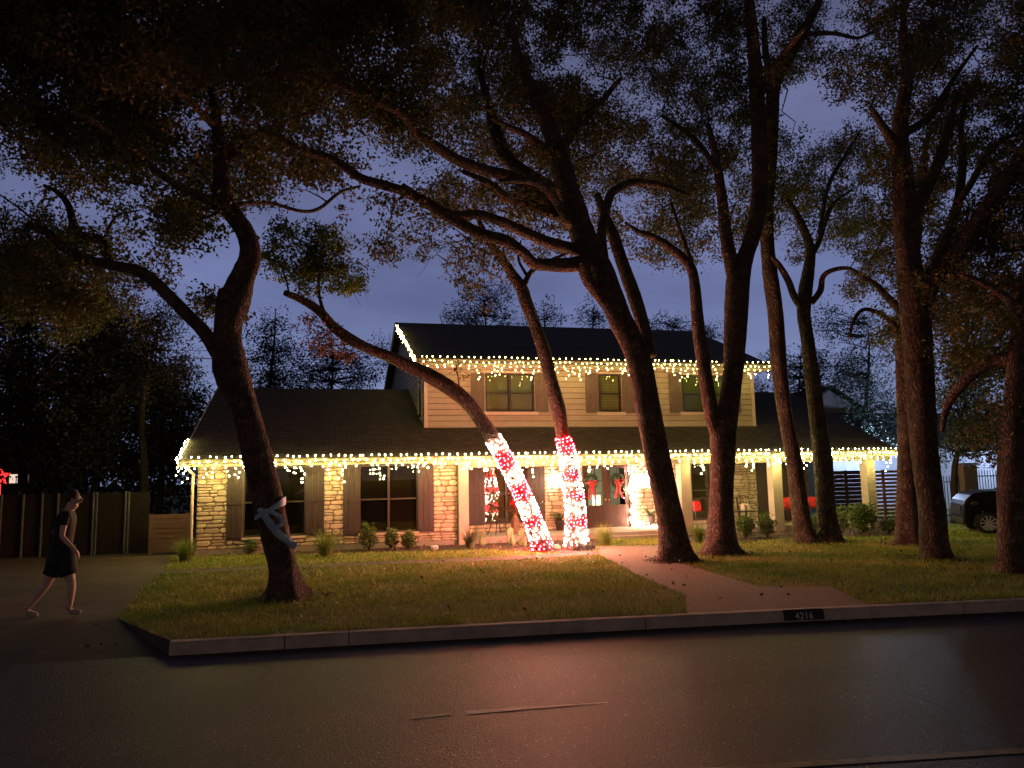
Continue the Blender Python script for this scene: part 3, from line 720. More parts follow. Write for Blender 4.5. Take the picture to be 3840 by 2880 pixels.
M_DARKBARK = mat('dark_bark', (.02, .016, .013), .9, (.035, .028, .022), 6)
M_TWIG = mat('twig_bark', (.05, .035, .028), .9)

def crom(pts, n=5):
    pts = np.array(pts, float); P_ = np.vstack([2*pts[0]-pts[1], pts, 2*pts[-1]-pts[-2]]); out = []
    for i in range(1, len(P_)-2):
        for k in range(n):
            t = k/n; a, b, c, d = P_[i-1:i+3]
            out.append(.5*((2*b)+(-a+c)*t+(2*a-5*b+4*c-d)*t*t+(-a+3*b-3*c+d)*t**3))
    out.append(P_[-2]); return np.array(out)
class Tree:
    def __init__(s, name, label, cat, base, limbs, barkm=None, group=None, flare=1.35, sides=14):
        """base: (x,y) d-pixels of the foot; limbs: list of (y-offset start, y-offset end, [(x,y,w)...]) in d-pixels"""
        g = G(base[0]*K, base[1]*K); s.Y = g[1]; s.loc = (g[0], g[1], 0)
        s.root = thing(name, label, cat, s.loc, group); s.nodes = []; s.px = []; s.main = None
        mb = MB()
        for li, (o0, o1, pts) in enumerate(limbs):
            q = crom([(x, y, w, 0) for x, y, w in pts], 5); k = len(q); tt = np.linspace(0, 1, k)
            P3 = []; rad = []
            for (x, y, w, _), t in zip(q, tt):
                Y = s.Y+o0+(o1-o0)*t; p = AY(x*K, y*K, Y); d = np.dot(p-CAMP, FW)
                P3.append(p); rad.append(max(.006, w*K/F*d/2*(.90 if barkm is None else .96))); s.px.append((x, y)); s.nodes.append(np.append(p, rad[-1]))
            P3 = np.array(P3); rad = np.array(rad)
            if li == 0:
                P3[:, 2] = np.where(P3[:, 2] < .02, .02, P3[:, 2])
                foot = np.array([[P3[0][0], P3[0][1], -.15]]); P3 = np.vstack([foot, P3]); rad = np.append(rad[0]*1.12, rad)
                zz = np.clip(P3[:, 2], 0, 2); rad = rad*(1+(flare-1)*np.exp(-zz/.22)); s.main = (P3, rad)
            mb.tube(P3, rad, (22 if li == 0 else sides) if rad.max() > .06 else 7, lump=.07 if rad.max() > .06 else .05, seed=li+len(label), roots=(li == 0)*flare)
        s.trunk = mb.build('trunk', barkm or M_BARK, s.root, smooth=True)
        s.clumps = []
    def finish(s, leafm=M_LEAF, n=290, size=.088, r=.37, seed=0, flat=.75, twig=True, name='crown'):
        if not s.clumps: return
        rg = np.random.default_rng(seed+11); nodes = np.array(s.nodes)[:, :3]
        cl = np.array(s.clumps)
        dist = np.min(np.linalg.norm(cl[:, None, :3]-nodes[None, ::2], axis=2), axis=1); cl = cl[np.argsort(dist)]
        mb = MB(); nl = nodes[::2].copy(); 
        if twig:
            for c in cl:
                dd = np.linalg.norm(nl-c[:3], axis=1); i = int(np.argmin(dd)); a = nl[i]; d = dd[i]
                if d < .15: continue
                k = max(3, min(7, int(d/.35)+2)); t = np.linspace(0, 1, k)[:, None]
                off = rg.normal(0, .08*min(d, 2), (k, 3)); off[0] = 0; off[-1] = 0
                pl = a+(c[:3]-a)*t+off+np.array([0, 0, 1])*np.sin(t*math.pi)*.12*d*rg.uniform(-.4, 1)
                r0 = .008+.011*min(d, 2.5); mb.tube(pl, np.linspace(r0, .005, k), 4 if d < 1.2 else 5, cap=False)
                nl = np.vstack([nl, pl[1:]])
                for q in range(2):
                    e = c[:3]+rg.normal(0, r*.7, 3); mb.tube([pl[-2], (pl[-2]+e)/2+rg.normal(0, .04, 3), e], [.006, .005, .003], 3, cap=False)
            mb.build('branches', M_TWIG, s.root)
        V = []
        for c in cl:
            rr = r*c[3]; m_ = int(n*c[3]**1.5*rg.uniform(.7, 1.25))
            sub = rg.normal(0, 1, (7, 3))*rr*.62*np.array([1, 1, flat])
            p = c[:3]+sub[rg.integers(0, 7, m_)]+rg.normal(0, 1, (m_, 3))*rr*.30*np.array([1, 1, flat])
            V.append(leaf_quads(p, size, rg))
        V = np.concatenate(V)
        fast_mesh(name, V, 4, leafm, s.root)
def leaf_quads(p, size, rg, asp=.5):
    m_ = len(p); u = rg.normal(0, 1, (m_, 3)); u /= np.linalg.norm(u, axis=1)[:, None]
    w = np.cross(u, rg.normal(0, 1, (m_, 3))); w /= np.linalg.norm(w, axis=1)[:, None]
    sz = (size*rg.uniform(.6, 1.25, m_))[:, None]
    q = np.stack([p, p+u*sz*.5+w*sz*asp*.5, p+u*sz, p+u*sz*.5-w*sz*asp*.5], axis=1)
    return q.reshape(-1, 3)

TR = []
G1 = 'tall oak trees of the front yard'
T1 = Tree('oak_tree', 'crooked oak on the left lawn with a pale blue ribbon tied round its trunk', 'tree', (620, 1290), [
 (0, 0, [(620, 1290, 84), (614, 1245, 70), (605, 1200, 66), (584, 1100, 71), (559, 1000, 68), (533, 900, 62), (513, 840, 76), (497, 790, 86), (492, 740, 66), (494, 700, 64), (503, 655, 74), (524, 600, 58), (541, 555, 52), (533, 510, 46), (508, 470, 44), (483, 432, 46), (478, 370, 36), (472, 300, 30), (462, 220, 22), (450, 140, 16), (445, 60, 10)]),
 (0, -.3, [(505, 670, 40), (488, 648, 36), (478, 632, 22)]),
 (0, -2.0, [(480, 440, 28), (445, 430, 24), (390, 405, 20), (340, 370, 18), (290, 330, 17), (240, 290, 15), (200, 262, 12), (150, 235, 8)]),
 (0, 1.6, [(500, 800, 46), (470, 762, 38), (440, 715, 34), (400, 675, 31), (365, 640, 29), (335, 610, 28), (300, 585, 26), (250, 575, 25), (190, 562, 23), (140, 535, 21), (100, 500, 19), (60, 486, 17)]),
 (1.2, 2.2, [(240, 578, 22), (232, 545, 22), (215, 517, 22), (175, 508, 20), (158, 480, 18), (148, 445, 16), (128, 418, 12), (95, 400, 7)]),
 (1.5, 1.7, [(225, 515, 8), (250, 468, 7), (280, 458, 6), (300, 455, 4)]),
 (0, 1.5, [(500, 444, 14), (545, 438, 10), (590, 440, 9), (650, 456, 9), (690, 450, 9), (735, 415, 8), (778, 402, 6)]),
 (0, -.8, [(480, 448, 12), (440, 452, 7), (400, 466, 5), (370, 482, 3)]),
 (0, -.8, [(478, 455, 10), (445, 470, 6), (405, 482, 4)]),
 (0, 1.5, [(478, 360, 20), (540, 300, 15), (600, 270, 13), (680, 240, 9)]),
 (0, -2.5, [(470, 280, 18), (400, 210, 14), (330, 160, 11), (250, 110, 8)])], group=G1)
T2 = Tree('leaning_tree', 'slender tree leaning far left, lower trunk wrapped in red and white lights', 'tree', (1175, 1190), [
 (0, -2.6, [(1175, 1190, 42), (1150, 1120, 38), (1120, 1050, 36), (1090, 990, 34), (1060, 940, 34), (1030, 895, 32), (1000, 860, 34), (960, 830, 34), (920, 808, 32), (880, 790, 28), (840, 770, 26), (800, 755, 24), (760, 735, 26), (720, 705, 22), (690, 672, 20), (650, 647, 17), (615, 632, 14)]),
 (-2.3, -2.2, [(705, 692, 10), (690, 640, 7), (690, 590, 6), (700, 540, 4)]),
 (-2.5, -2.5, [(625, 640, 5), (618, 605, 4), (600, 560, 3)]),
 (-1.6, -1.5, [(995, 858, 4), (990, 820, 3), (985, 785, 2)])], barkm=M_BARK2, flare=1.15)
T3 = Tree('upright_tree', 'slim upright tree beside the porch, its lower trunk wrapped in white and red lights', 'tree', (1245, 1188), [
 (0, -.8, [(1245, 1186, 46), (1243, 1100, 42), (1235, 1040, 40), (1225, 980, 36), (1213, 930, 30), (1206, 885, 34), (1190, 820, 28), (1175, 760, 30), (1155, 700, 28), (1137, 655, 30), (1125, 620, 28), (1105, 590, 22), (1085, 560, 20), (1065, 535, 18), (1045, 500, 14), (1030, 465, 10)]),
 (-.6, -.8, [(1128, 625, 13), (1145, 590, 12), (1165, 575, 10), (1195, 560, 8), (1230, 545, 6)]),
 (-.6, -.2, [(1140, 598, 8), (1120, 560, 6), (1125, 520, 4)])], barkm=M_BARK2, flare=1.3)
T4 = Tree('oak_tree', 'largest oak, standing at the front walk with long limbs sweeping left across the sky', 'tree', (1460, 1212), [
 (0, 0, [(1462, 1212, 78), (1450, 1130, 66), (1430, 1040, 62), (1415, 960, 60), (1400, 880, 58), (1385, 800, 56), (1365, 740, 58), (1340, 690, 60), (1320, 640, 58), (1300, 590, 62), (1275, 545, 66), (1255, 500, 60), (1240, 450, 60), (1225, 400, 55), (1210, 350, 50), (1195, 300, 42), (1172, 240, 34), (1145, 180, 26), (1120, 120, 20), (1110, 60, 14)]),
 (.1, -.4, [(1345, 700, 34), (1310, 655, 30), (1280, 620, 28), (1264, 590, 30), (1262, 560, 34)]),
 (-.1, -4, [(1262, 568, 38), (1220, 573, 34), (1180, 572, 30), (1152, 568, 28), (1130, 545, 26), (1090, 520, 30), (1040, 505, 28), (990, 480, 26), (940, 450, 26), (890, 420, 24), (830, 400, 24), (780, 385, 22), (720, 345, 20), (660, 325, 18), (600, 300, 15), (560, 280, 12)]),
 (0, -2.5, [(1258, 542, 32), (1190, 525, 28), (1130, 500, 26), (1080, 478, 24), (1035, 464, 22), (980, 464, 20), (930, 440, 18), (870, 400, 12)]),
 (0, -1.5, [(1240, 470, 32), (1190, 460, 26), (1140, 440, 24), (1090, 425, 22), (1060, 398, 18), (1000, 370, 12)]),
 (0, -3.5, [(1235, 480, 40), (1180, 430, 30), (1110, 385, 27), (1040, 365, 26), (984, 343, 26), (940, 315, 25), (897, 287, 24), (871, 247, 22), (804, 213, 20), (737, 187, 16), (670, 165, 12), (600, 150, 8)]),
 (.3, 2, [(1225, 430, 40), (1160, 390, 34), (1098, 345, 32), (1070, 283, 30), (1055, 220, 22), (1035, 150, 14)]),
 (.3, -1, [(1215, 365, 22), (1150, 300, 18), (1100, 275, 14), (1060, 255, 8)]),
 (0, 1.5, [(1300, 560, 34), (1300, 500, 24), (1315, 430, 22), (1335, 407, 20), (1375, 393, 18), (1435, 403, 16), (1480, 420, 10)]),
 (.3, 1, [(1402, 770, 40), (1392, 715, 34), (1370, 640, 34), (1345, 570, 30), (1325, 510, 28), (1308, 470, 24), (1290, 420, 18)]),
 (0, -3, [(1235, 490, 20), (1170, 400, 20), (1080, 390, 8)]),
 (0, 2, [(1205, 340, 26), (1240, 280, 20), (1290, 230, 16), (1340, 170, 10)])], group=G1, flare=1.22)
T6 = Tree('oak_tree', 'twin stemmed oak right of the walk, forking above the porch roof', 'tree', (1560, 1197), [
 (0, .4, [(1557, 1197, 66), (1558, 1100, 58), (1560, 1000, 58), (1563, 940, 62), (1574, 880, 50), (1583, 800, 46), (1587, 740, 52), (1592, 650, 58), (1595, 600, 56), (1612, 550, 38), (1628, 500, 38), (1640, 420, 38), (1640, 300, 38), (1635, 200, 36), (1627, 100, 30), (1618, 0, 22), (1612, -80, 14)]),
 (.2, .6, [(1594, 620, 40), (1578, 560, 34), (1567, 500, 30), (1560, 430, 26), (1548, 350, 20), (1530, 270, 12)]),
 (0, .9, [(1560, 960, 42), (1546, 925, 36), (1535, 880, 34), (1520, 790, 32), (1508, 700, 30), (1502, 625, 27), (1495, 585, 24), (1478, 560, 22), (1440, 530, 20), (1410, 512, 16), (1378, 500, 12), (1350, 480, 7)]),
 (.6, 1.5, [(1497, 590, 16), (1490, 560, 14), (1470, 500, 10), (1450, 440, 7)]),
 (.3, -2, [(1640, 210, 20), (1690, 120, 16), (1740, 60, 10)]),
 (.3, 2, [(1552, 370, 14), (1500, 300, 12), (1430, 250, 8)])], group=G1, flare=1.45)
T6b = Tree('oak_sapling', 'thin dark trunk just behind the twin stemmed oak', 'tree', (1578, 1171), [
 (0, 0, [(1582, 1171, 26), (1574, 1090, 22), (1568, 1000, 20), (1566, 900, 16), (1572, 800, 13), (1580, 700, 10)])], group=G1, flare=1.1)
T7 = Tree('oak_tree', 'straight slim oak near the third porch column, its bark glowing red at the left edge', 'tree', (1742, 1172), [
 (0, 0, [(1742, 1172, 46), (1728, 1100, 42), (1715, 1000, 38), (1700, 920, 34), (1690, 850, 34), (1680, 760, 36), (1675, 680, 36), (1668, 620, 38), (1660, 560, 34), (1656, 480, 32), (1660, 400, 30), (1665, 320, 32), (1668, 250, 32), (1674, 180, 32), (1700, 130, 28), (1722, 90, 26), (1745, 50, 22), (1768, 5, 18), (1785, -60, 12)]),
 (0, 1, [(1673, 190, 22), (1655, 120, 16), (1650, 40, 10)]),
 (0, 1.5, [(1735, 75, 12), (1800, 72, 10), (1850, 82, 8), (1885, 70, 5)])], group=G1, flare=1.2)
T8 = Tree('oak_tree', 'dark oak with curling side branches, right of the red glowing slim trunk', 'tree', (1792, 1170), [
 (0, 0, [(1792, 1170, 52), (1785, 1100, 44), (1778, 1000, 42), (1765, 900, 36), (1755, 820, 36), (1745, 740, 32), (1736, 680, 32), (1740, 630, 32), (1746, 590, 28), (1750, 540, 22), (1738, 500, 20), (1722, 465, 16), (1700, 430, 10)]),
 (0, -.3, [(1737, 668, 22), (1716, 640, 17), (1702, 605, 16), (1682, 572, 14), (1668, 555, 10)]),
 (0, -.8, [(1752, 655, 16), (1772, 628, 15), (1778, 598, 12), (1800, 583, 11), (1835, 580, 9), (1870, 600, 7)]),
 (0, .8, [(1748, 560, 16), (1770, 520, 12), (1782, 480, 12), (1800, 440, 9), (1840, 410, 6)]),
 (0, 1.5, [(1770, 505, 10), (1790, 400, 10), (1830, 330, 8), (1860, 280, 5)])], group=G1, flare=1.25)
T9 = Tree('oak_tree', 'massive dark oak with spreading limbs near the right edge', 'tree', (2020, 1206), [
 (0, 0, [(2021, 1206, 64), (2012, 1100, 62), (2000, 1000, 60), (1993, 900, 60), (1985, 800, 62), (1978, 700, 66), (1970, 620, 62), (1960, 540, 56), (1955, 480, 52), (1950, 380, 46), (1942, 310, 42), (1948, 240, 34), (1960, 170, 26), (1950, 90, 18), (1955, 0, 12)]),
 (0, -1.8, [(1985, 660, 56), (2015, 600, 46), (2060, 550, 42), (2100, 500, 40), (2150, 425, 36), (2200, 345, 32), (2250, 270, 26), (2300, 190, 18)]),
 (0, .5, [(1995, 640, 36), (2038, 540, 30), (2060, 470, 24), (2074, 410, 20), (2080, 340, 17), (2076, 270, 12), (2090, 200, 8)]),
 (0, -1, [(2068, 440, 16), (2095, 400, 16), (2130, 340, 14), (2170, 300, 12), (2215, 285, 9)]),
 (0, .5, [(1965, 480, 30), (2000, 410, 28), (2030, 345, 26), (2045, 290, 18), (2070, 200, 12)]),
 (0, -1, [(1945, 330, 30), (1925, 300, 26), (1905, 270, 18), (1880, 230, 10)]),
 (0, 2.5, [(1950, 290, 20), (2010, 250, 18), (2060, 170, 12), (2110, 100, 8)]),
 (.2, .8, [(1975, 720, 26), (1945, 672, 22), (1915, 640, 18), (1888, 612, 14), (1862, 600, 9)])], group=G1, flare=1.12)
T9b = Tree('oak_tree', 'dark straight trunk standing close behind the massive right oak', 'tree', (1963, 1176), [
 (0, 0, [(1963, 1176, 52), (1960, 1100, 48), (1960, 1000, 44), (1958, 900, 42), (1955, 800, 42), (1956, 720, 40), (1962, 640, 34), (1975, 540, 28), (1990, 420, 20), (2000, 300, 12)]),
 (0, -.6, [(1952, 740, 22), (1920, 690, 14), (1870, 668, 10), (1845, 690, 8), (1835, 730, 6)])], group=G1, flare=1.4)
T10 = Tree('oak_tree', 'broad black oak trunk cut by the right edge, in front of the parked car', 'tree', (2192, 1238), [
 (0, 0, [(2192, 1238, 72), (2188, 1150, 64), (2188, 1050, 66), (2190, 950, 60), (2198, 850, 56), (2205, 760, 54), (2220, 660, 50), (2240, 540, 44), (2260, 400, 36), (2275, 250, 26), (2280, 100, 16)]),
 (0, 1.5, [(2200, 775, 40), (2150, 778, 30), (2105, 805, 27), (2070, 840, 25), (2045, 880, 18), (2035, 930, 10)]),
 (0, .5, [(2215, 690, 30), (2170, 640, 20), (2120, 610, 14), (2070, 590, 8)])], group=G1, flare=1.15)
TR = [T1, T2, T3, T4, T6, T7, T8, T9, T9b, T10]

# foliage density, 24 columns x 16 rows over the upper picture, sampled into clumps around the nearest limb
DM = ["999999999999887777756898",
      "999999989988877776646888",
      "777888888888777776636787",
      "656777887776777666635776",
      "556676755555677657546776",
      "654566653346877577654556",
      "654757432246887679856746",
      "345751321235565688656766",
      "456640010232244246337777",
      "566530010112011233335677",
      "455420000000000000003567",
      "122100000000000000014567",
      "000000000000000000003366",
      "000000000000000000002256",
      "000000000000000000001145",
      "000000000000000000000012"]
allpx = []; 
for ti, t in enumerate(TR):
    for (x, y), nd in zip(t.px, t.nodes): allpx.append((x, y, ti, nd[1]))
allpx = np.array(allpx); cw, ch = 2212/24, 1000/16
excl = [1, 2]      # the two lit trees get their own sparse foliage
okpx = allpx[(allpx[:, 2] != 1) & (allpx[:, 2] != 2)]
def add_clump(x, y, sc=1.0, spread=1.3, tree=None):
    src = okpx if tree is None else allpx[allpx[:, 2] == tree]
    d = np.hypot(src[:, 0]-x, (src[:, 1]-y))+rng.uniform(0, 30, len(src)); i = int(np.argmin(d))
    t = TR[int(src[i, 2])]; Y = src[i, 3]+abs(rng.normal(0, spread))*2.0-.1
    Y = max(Y, 8.5)
    p = AY(x*K, y*K, Y)
    if p[2] < 1.9: return
    t.clumps.append((*p, sc))
_ph = np.random.default_rng(99).uniform(0, 6.283, 24); _an = np.random.default_rng(98).uniform(0, 6.283, 12)
def patchy(x, y):
    v = 0
    for i in range(12):
        w = 2*math.pi/(95+30*i); v += math.sin((x*math.cos(_an[i])+y*1.4*math.sin(_an[i]))*w+_ph[i])
    return min(1, max(0, .5+v/8.5))
for r_ in range(-4, 16):
    for c_ in range(-4, 28):
        row = DM[max(r_, 0)]; dn = int(row[min(max(c_, 0), 23)])
        if r_ < 0: dn = min(dn, 7)
        if (c_ < 0 or c_ > 23): dn = min(dn, 5)
        lam = 3.2+dn*.85 if dn else 0
        for _ in range(rng.poisson(lam)):
            x = (c_+rng.random())*cw; y = (r_+rng.random())*ch
            if 500 < y and 1530 < x < 1560: continue
            v = patchy(x, y)
            if v > (dn/9)**1.3*1.1+.05: continue
            add_clump(x, y, rng.uniform(.8, 1.25))
for i, t in enumerate(TR):
    if i in (1, 2): continue
    t.finish(seed=i)
# own foliage of the lit leaning tree: green sprays above its tip, rusty ones below
def blob(cx, cy, rx, ry, n, tree, sc=.6, spread=.35):
    for _ in range(n):
        a = rng.random()*6.28; q = math.sqrt(rng.random()); add_clump(cx+rx*q*math.cos(a), cy+ry*q*math.sin(a), rng.uniform(.7, 1.1)*sc, spread, tree)
for a in ((620, 515, 42, 24, 10), (640, 570, 60, 32, 24), (705, 560, 48, 52, 44), (740, 600, 42, 32, 20), (590, 545, 28, 22, 8), (690, 500, 36, 20, 10), (665, 625, 26, 20, 6), (765, 625, 22, 10, 4), (600, 490, 20, 10, 3)): blob(*a, 1)
T2.finish(M_LEAFG, n=150, size=.085, r=.30, seed=21)
T2.clumps = []
for a in ((665, 690, 22, 16, 7), (710, 735, 45, 32, 26), (740, 770, 25, 16, 7)): blob(*a, 1, .5)
for _ in range(9): T2.clumps.append((*AY((990+rng.normal(0, 10))*K, (805+rng.normal(0, 18))*K, T2.Y-1.55), .25))
T2.finish(M_LEAFR, n=60, size=.08, r=.28, seed=22, twig=False, name='rusty_crown')
for a in ((1090, 540, 60, 40, 14), (1190, 545, 50, 30, 10), (960, 530, 90, 45, 20), (1010, 590, 60, 30, 8)): blob(*a, 2, .6, .8)
T3.finish(n=70, r=.32, seed=23)
T1.clumps = []
for a in ((735, 455, 18, 22, 5), (440, 400, 14, 10, 3), (760, 420, 16, 10, 3)): blob(*a, 0, .4, .2)
T1.finish(M_LEAFR, n=60, size=.075, r=.24, seed=24, twig=False, name='rusty_leaves')

# ------------------------------------------------------------------ LIGHTS WRAPPED ROUND THE TWO TRUNKS
def wrap(tree, z0, z1, bands, n, name, label, seed):
    P3, rad = tree.main; r = random.Random(seed); bulbs = []; wl = []
    zs = P3[:, 2]; 
    def at(z): return np.array([np.interp(z, zs, P3[:, 0]), np.interp(z, zs, P3[:, 1]), z]), float(np.interp(z, zs, rad))
    a0, b0 = at(z0)[0], at(z1)[0]; ax = (b0-a0)/np.linalg.norm(b0-a0)
    turns = n/17.0
    for i in range(n):
        q = (i+r.random()*.6)/n; c, rr = at(z0+(z1-z0)*q); th = 2*math.pi*turns*i/n+r.uniform(-.25, .25)
        u = np.cross(ax, [0, 1, 0]); u /= np.linalg.norm(u); w = np.cross(ax, u)
        p = c+(rr+.02)*(math.cos(th)*u+math.sin(th)*w)+ax*r.uniform(-.03, .03)
        f = (q*len(bands)); k = bands[min(int(f), len(bands)-1)]
        bulbs.append((tuple(p), 'red' if k == 'r' else 'white')); wl.append(c+(rr+.012)*(math.cos(th)*u+math.sin(th)*w))
    return light_string(name, label, bulbs, [wl], 'lights wrapped round tree trunks', most=100)
w2 = T2.main[0]; z2 = AY(1063*K, 948*K, T2.Y-.6)[2]
wrap(T2, .06, z2, 'rrrwwwrrrwwwwrrrrwwwwrrrrwww', 520, 'trunk_lights', 'candy stripe bands of white and red lights wound up the leaning trunk', 3)
z3 = AY(1222*K, 945*K, T3.Y-.2)[2]
wrap(T3, .16, z3, 'wwwwwwrrrrrwwwwwwrrrwwwwwrrrrwwwwwwrrrrrr', 500, 'trunk_lights', 'white and red light bands wound up the upright trunk, red at the top', 4)
#@@SPLIT
# ------------------------------------------------------------------ GRASS
def inpoly(x, y, poly):
    ins = np.zeros(len(x), bool); n = len(poly); j = n-1
    for i in range(n):
        xi, yi = poly[i][:2]; xj, yj = poly[j][:2]
        c = ((yi > y) != (yj > y)) & (x < (xj-xi)*(y-yi)/((yj-yi) if yj != yi else 1e-9)+xi); ins ^= c; j = i
    return ins
def make_grass():
    lawn_edge = [(B_C[0], B_C[1]), xy(520, 2222), xy(613, 2140), xy(640, 2088), (-3.1, 20.1), (20, 20.6), (20, 7)]+[(x, float(ky(x))+.02) for x in np.linspace(16, -1.66, 20)]+[(A_C[0], A_C[1])]
    out = []
    for (n, ylo, yhi, h, w) in ((85000, 7, 11.2, .055, .010), (95000, 11.2, 15, .05, .014), (60000, 15, 20.6, .05, .02), (60000, 7, 10.4, .085, .012)):
        x = rng.uniform(-4, 19, n); y = rng.uniform(ylo, yhi, n)
        k = inpoly(x, y, lawn_edge)
        for pl in (walk, path, bed, bed2): k &= ~inpoly(x, y, pl)
        if h > .08: k &= (y < ky(x)+.6) & (rng.random(n) < np.clip(1.15-(y-ky(x))/.6, 0, 1)*(.55+.45*np.sin(x*5+np.sin(x*11))))
        # slightly patchy
        k &= rng.random(n) < .75+.25*np.sin(x*2.1+np.sin(y*1.7)*2)*np.sin(y*2.6+x)
        x = x[k]; y = y[k]; m_ = len(x)
        a = rng.uniform(0, 6.28, m_); L_ = h*rng.uniform(.5, 1.4, m_); ln = rng.uniform(.3, 1.1, m_)*L_; b_ = rng.uniform(0, 6.28, m_)
        p = np.stack([x, y, np.zeros(m_)], 1); s = np.stack([np.cos(a), np.sin(a), np.zeros(m_)], 1)*(w/2)
        tip = p+np.stack([np.cos(b_)*ln, np.sin(b_)*ln, L_], 1)
        out.append(np.stack([p-s, p+s, tip], 1).reshape(-1, 3))
    o = fast_mesh('grass', np.concatenate(out), 3, mat('grass_blade', (.20, .37, .035), .55, (.48, .50, .11), .9, 5, island=.35, trans=.2))
    tag(o, 'short green lawn grass on both sides of the front walk', 'grass'); o['kind'] = 'stuff'
make_grass()
# fallen leaves and mulch chips
def litter():
    n = 9000; x = rng.uniform(-3, 18, n); y = rng.uniform(9.3, 20.0, n)
    k = inpoly(x, y, bed) | inpoly(x, y, bed2) | (rng.random(n) < .055)
    for t_ in TR: k |= (np.hypot(x-t_.loc[0], y-t_.loc[1]) < .75) & (rng.random(n) < .8)
    k &= y > ky(x)-.3; x, y = x[k], y[k]
    o = fast_mesh('leaf_litter', leaf_quads(np.stack([x, y, rng.uniform(.02, .05, len(x))], 1), .07, rng), 4, mat('dry_leaf', (.10, .05, .025), .8, (.2, .12, .06), 3, island=.4))
    tag(o, 'dry fallen leaves scattered over the planting beds by the house', 'leaves'); o['kind'] = 'stuff'
litter()

# ------------------------------------------------------------------ GARDEN PLANTS
M_SHRUB = mat('shrub_leaf', (.07, .13, .025), .5, (.14, .20, .05), 6, 3, island=.35, trans=.2)
M_ORN = mat('ornamental_grass', (.13, .20, .03), .55, (.26, .29, .08), 5, 3, island=.35, trans=.25)
def on_ground(px, py, y=None): 
    g = G(px, py); return g if y is None else np.array([AY(px, py, y)[0], y, 0.0])
def shrub(px, w, top, bot, label, y=None, group='small shrubs in the beds', spiky=0, size=.055, n=1500, m=None):
    g = on_ground(px, bot, y); d = np.dot(g-CAMP, FW); hw = w/2*d/F; hh = (bot-top)*d/F
    t = thing('shrub', label, 'shrub', (g[0], g[1], 0), group); rg = np.random.default_rng(int(px))
    q = rg.normal(0, 1, (n, 3)); q /= np.linalg.norm(q, axis=1)[:, None]; q *= (rg.random(n)**.38)[:, None]
    lump = 1+.18*np.sin(q[:, 0]*7+px)*np.cos(q[:, 1]*6)+.16*np.sin(q[:, 2]*9+px)
    p = np.stack([g[0]+q[:, 0]*hw*lump, g[1]+q[:, 1]*hw*lump, hh*.54+q[:, 2]*hh*.46*lump], 1)
    if spiky:
        k = rg.integers(0, 5, 160); cx_ = rg.normal(0, hw*.35, 5); h0 = rg.random(160)
        p2 = np.stack([g[0]+cx_[k]+rg.normal(0, .03, 160), g[1]+rg.normal(0, .06, 160), hh*(.6+h0*.55)], 1); p = np.vstack([p, p2])
    p[:, 2] = np.maximum(p[:, 2], .05)
    fast_mesh('foliage', leaf_quads(p, size, rg, .55), 4, m or M_SHRUB, t)
    b = MB()
    for i in range(6):
        e = p[rg.integers(0, n)]; b.tube([(g[0]+rg.normal(0, .02), g[1]+rg.normal(0, .02), -.02), ((g[0]+e[0])/2, (g[1]+e[1])/2, e[2]*.6), tuple(e)], [.012, .008, .004], 4)
    b.build('stem', M_TWIG, t)
def grass_clump(px, w, top, bot, label, y=None, n=260, bw=.014, m=None, name='ornamental_grass', group='ornamental grass clumps'):
    g = on_ground(px, bot, y); d = np.dot(g-CAMP, FW); hw = w/2*d/F; hh = (bot-top)*d/F
    rg = np.random.default_rng(int(px)+5); b = MB()
    for i in range(n):
        a = rg.uniform(0, 6.283); r0 = rg.uniform(0, .28)*hw; L_ = hh*rg.uniform(.6, 1.08); out = hw*rg.uniform(.15, 1.3)
        base = np.array([g[0]+r0*math.cos(a), g[1]+r0*math.sin(a), 0]); dr = np.array([math.cos(a), math.sin(a), 0]); sd = np.array([-dr[1], dr[0], 0])*bw/2
        pr = None
        for k, q in enumerate((0, .35, .7, 1)):
            c = base+dr*out*q**1.7+np.array([0, 0, L_*(q-.28*q**3*out/hw)]); w_ = sd*(1-q*.85)
            cur = (c-w_, c+w_)
            if pr: b.quad(pr[0], pr[1], cur[1], cur[0])
            pr = cur
    o = b.build(name, m or M_ORN, None, origin=(g[0], g[1], 0)); tag(o, label, 'grass clump', group)
grass_clump(695, 150, 1998, 2104, 'fine leaved grass clump at the left corner by the downspout', n=420, bw=.010)
shrub(945, 62, 2018, 2076, 'small round shrub under the leftmost window', n=600)
grass_clump(1222, 150, 1968, 2086, 'tall grass clump against the stone pier between the two front windows', n=330)
shrub(1380, 74, 1972, 2066, 'upright leafy shrub under the wide window, left one of the trio', spiky=1)
shrub(1468, 52, 1990, 2062, 'middle shrub of the trio under the wide window', spiky=1)
shrub(1532, 56, 1996, 2060, 'right shrub of the trio under the wide window', spiky=1)
grass_clump(1762, 120, 1958, 2056, 'spiky strap leaved clump in front of the leftmost column', n=90, bw=.035, name='iris_clump', m=mat('iris_leaf', (.07, .10, .045), .5, (.15, .16, .08), 5))
grass_clump(2266, 140, 1955, 2046, 'grass clump right of the upright lit trunk, before the double door', n=380, bw=.012)
grass_clump(2620, 96, 1944, 2036, 'grass clump between the two biggest oak trunks', n=300)
shrub(2798, 66, 1934, 2018, 'round shrub right of the twin stemmed oak', n=2200)
shrub(2878, 66, 1928, 2016, 'round shrub touching the left face of the third column', n=2200)
shrub(3052, 46, 1926, 1998, 'low shrub seen between the two slim oaks', n=600)
shrub(3160, 80, 1902, 1996, 'leafy shrub just right of the dark curling oak', n=1000, size=.07)
shrub(3238, 104, 1884, 2002, 'largest green shrub, in front of the corner column', n=2600, size=.07)
shrub(3336, 76, 1934, 2004, 'dim shrub before the slatted fence', n=800, size=.06)
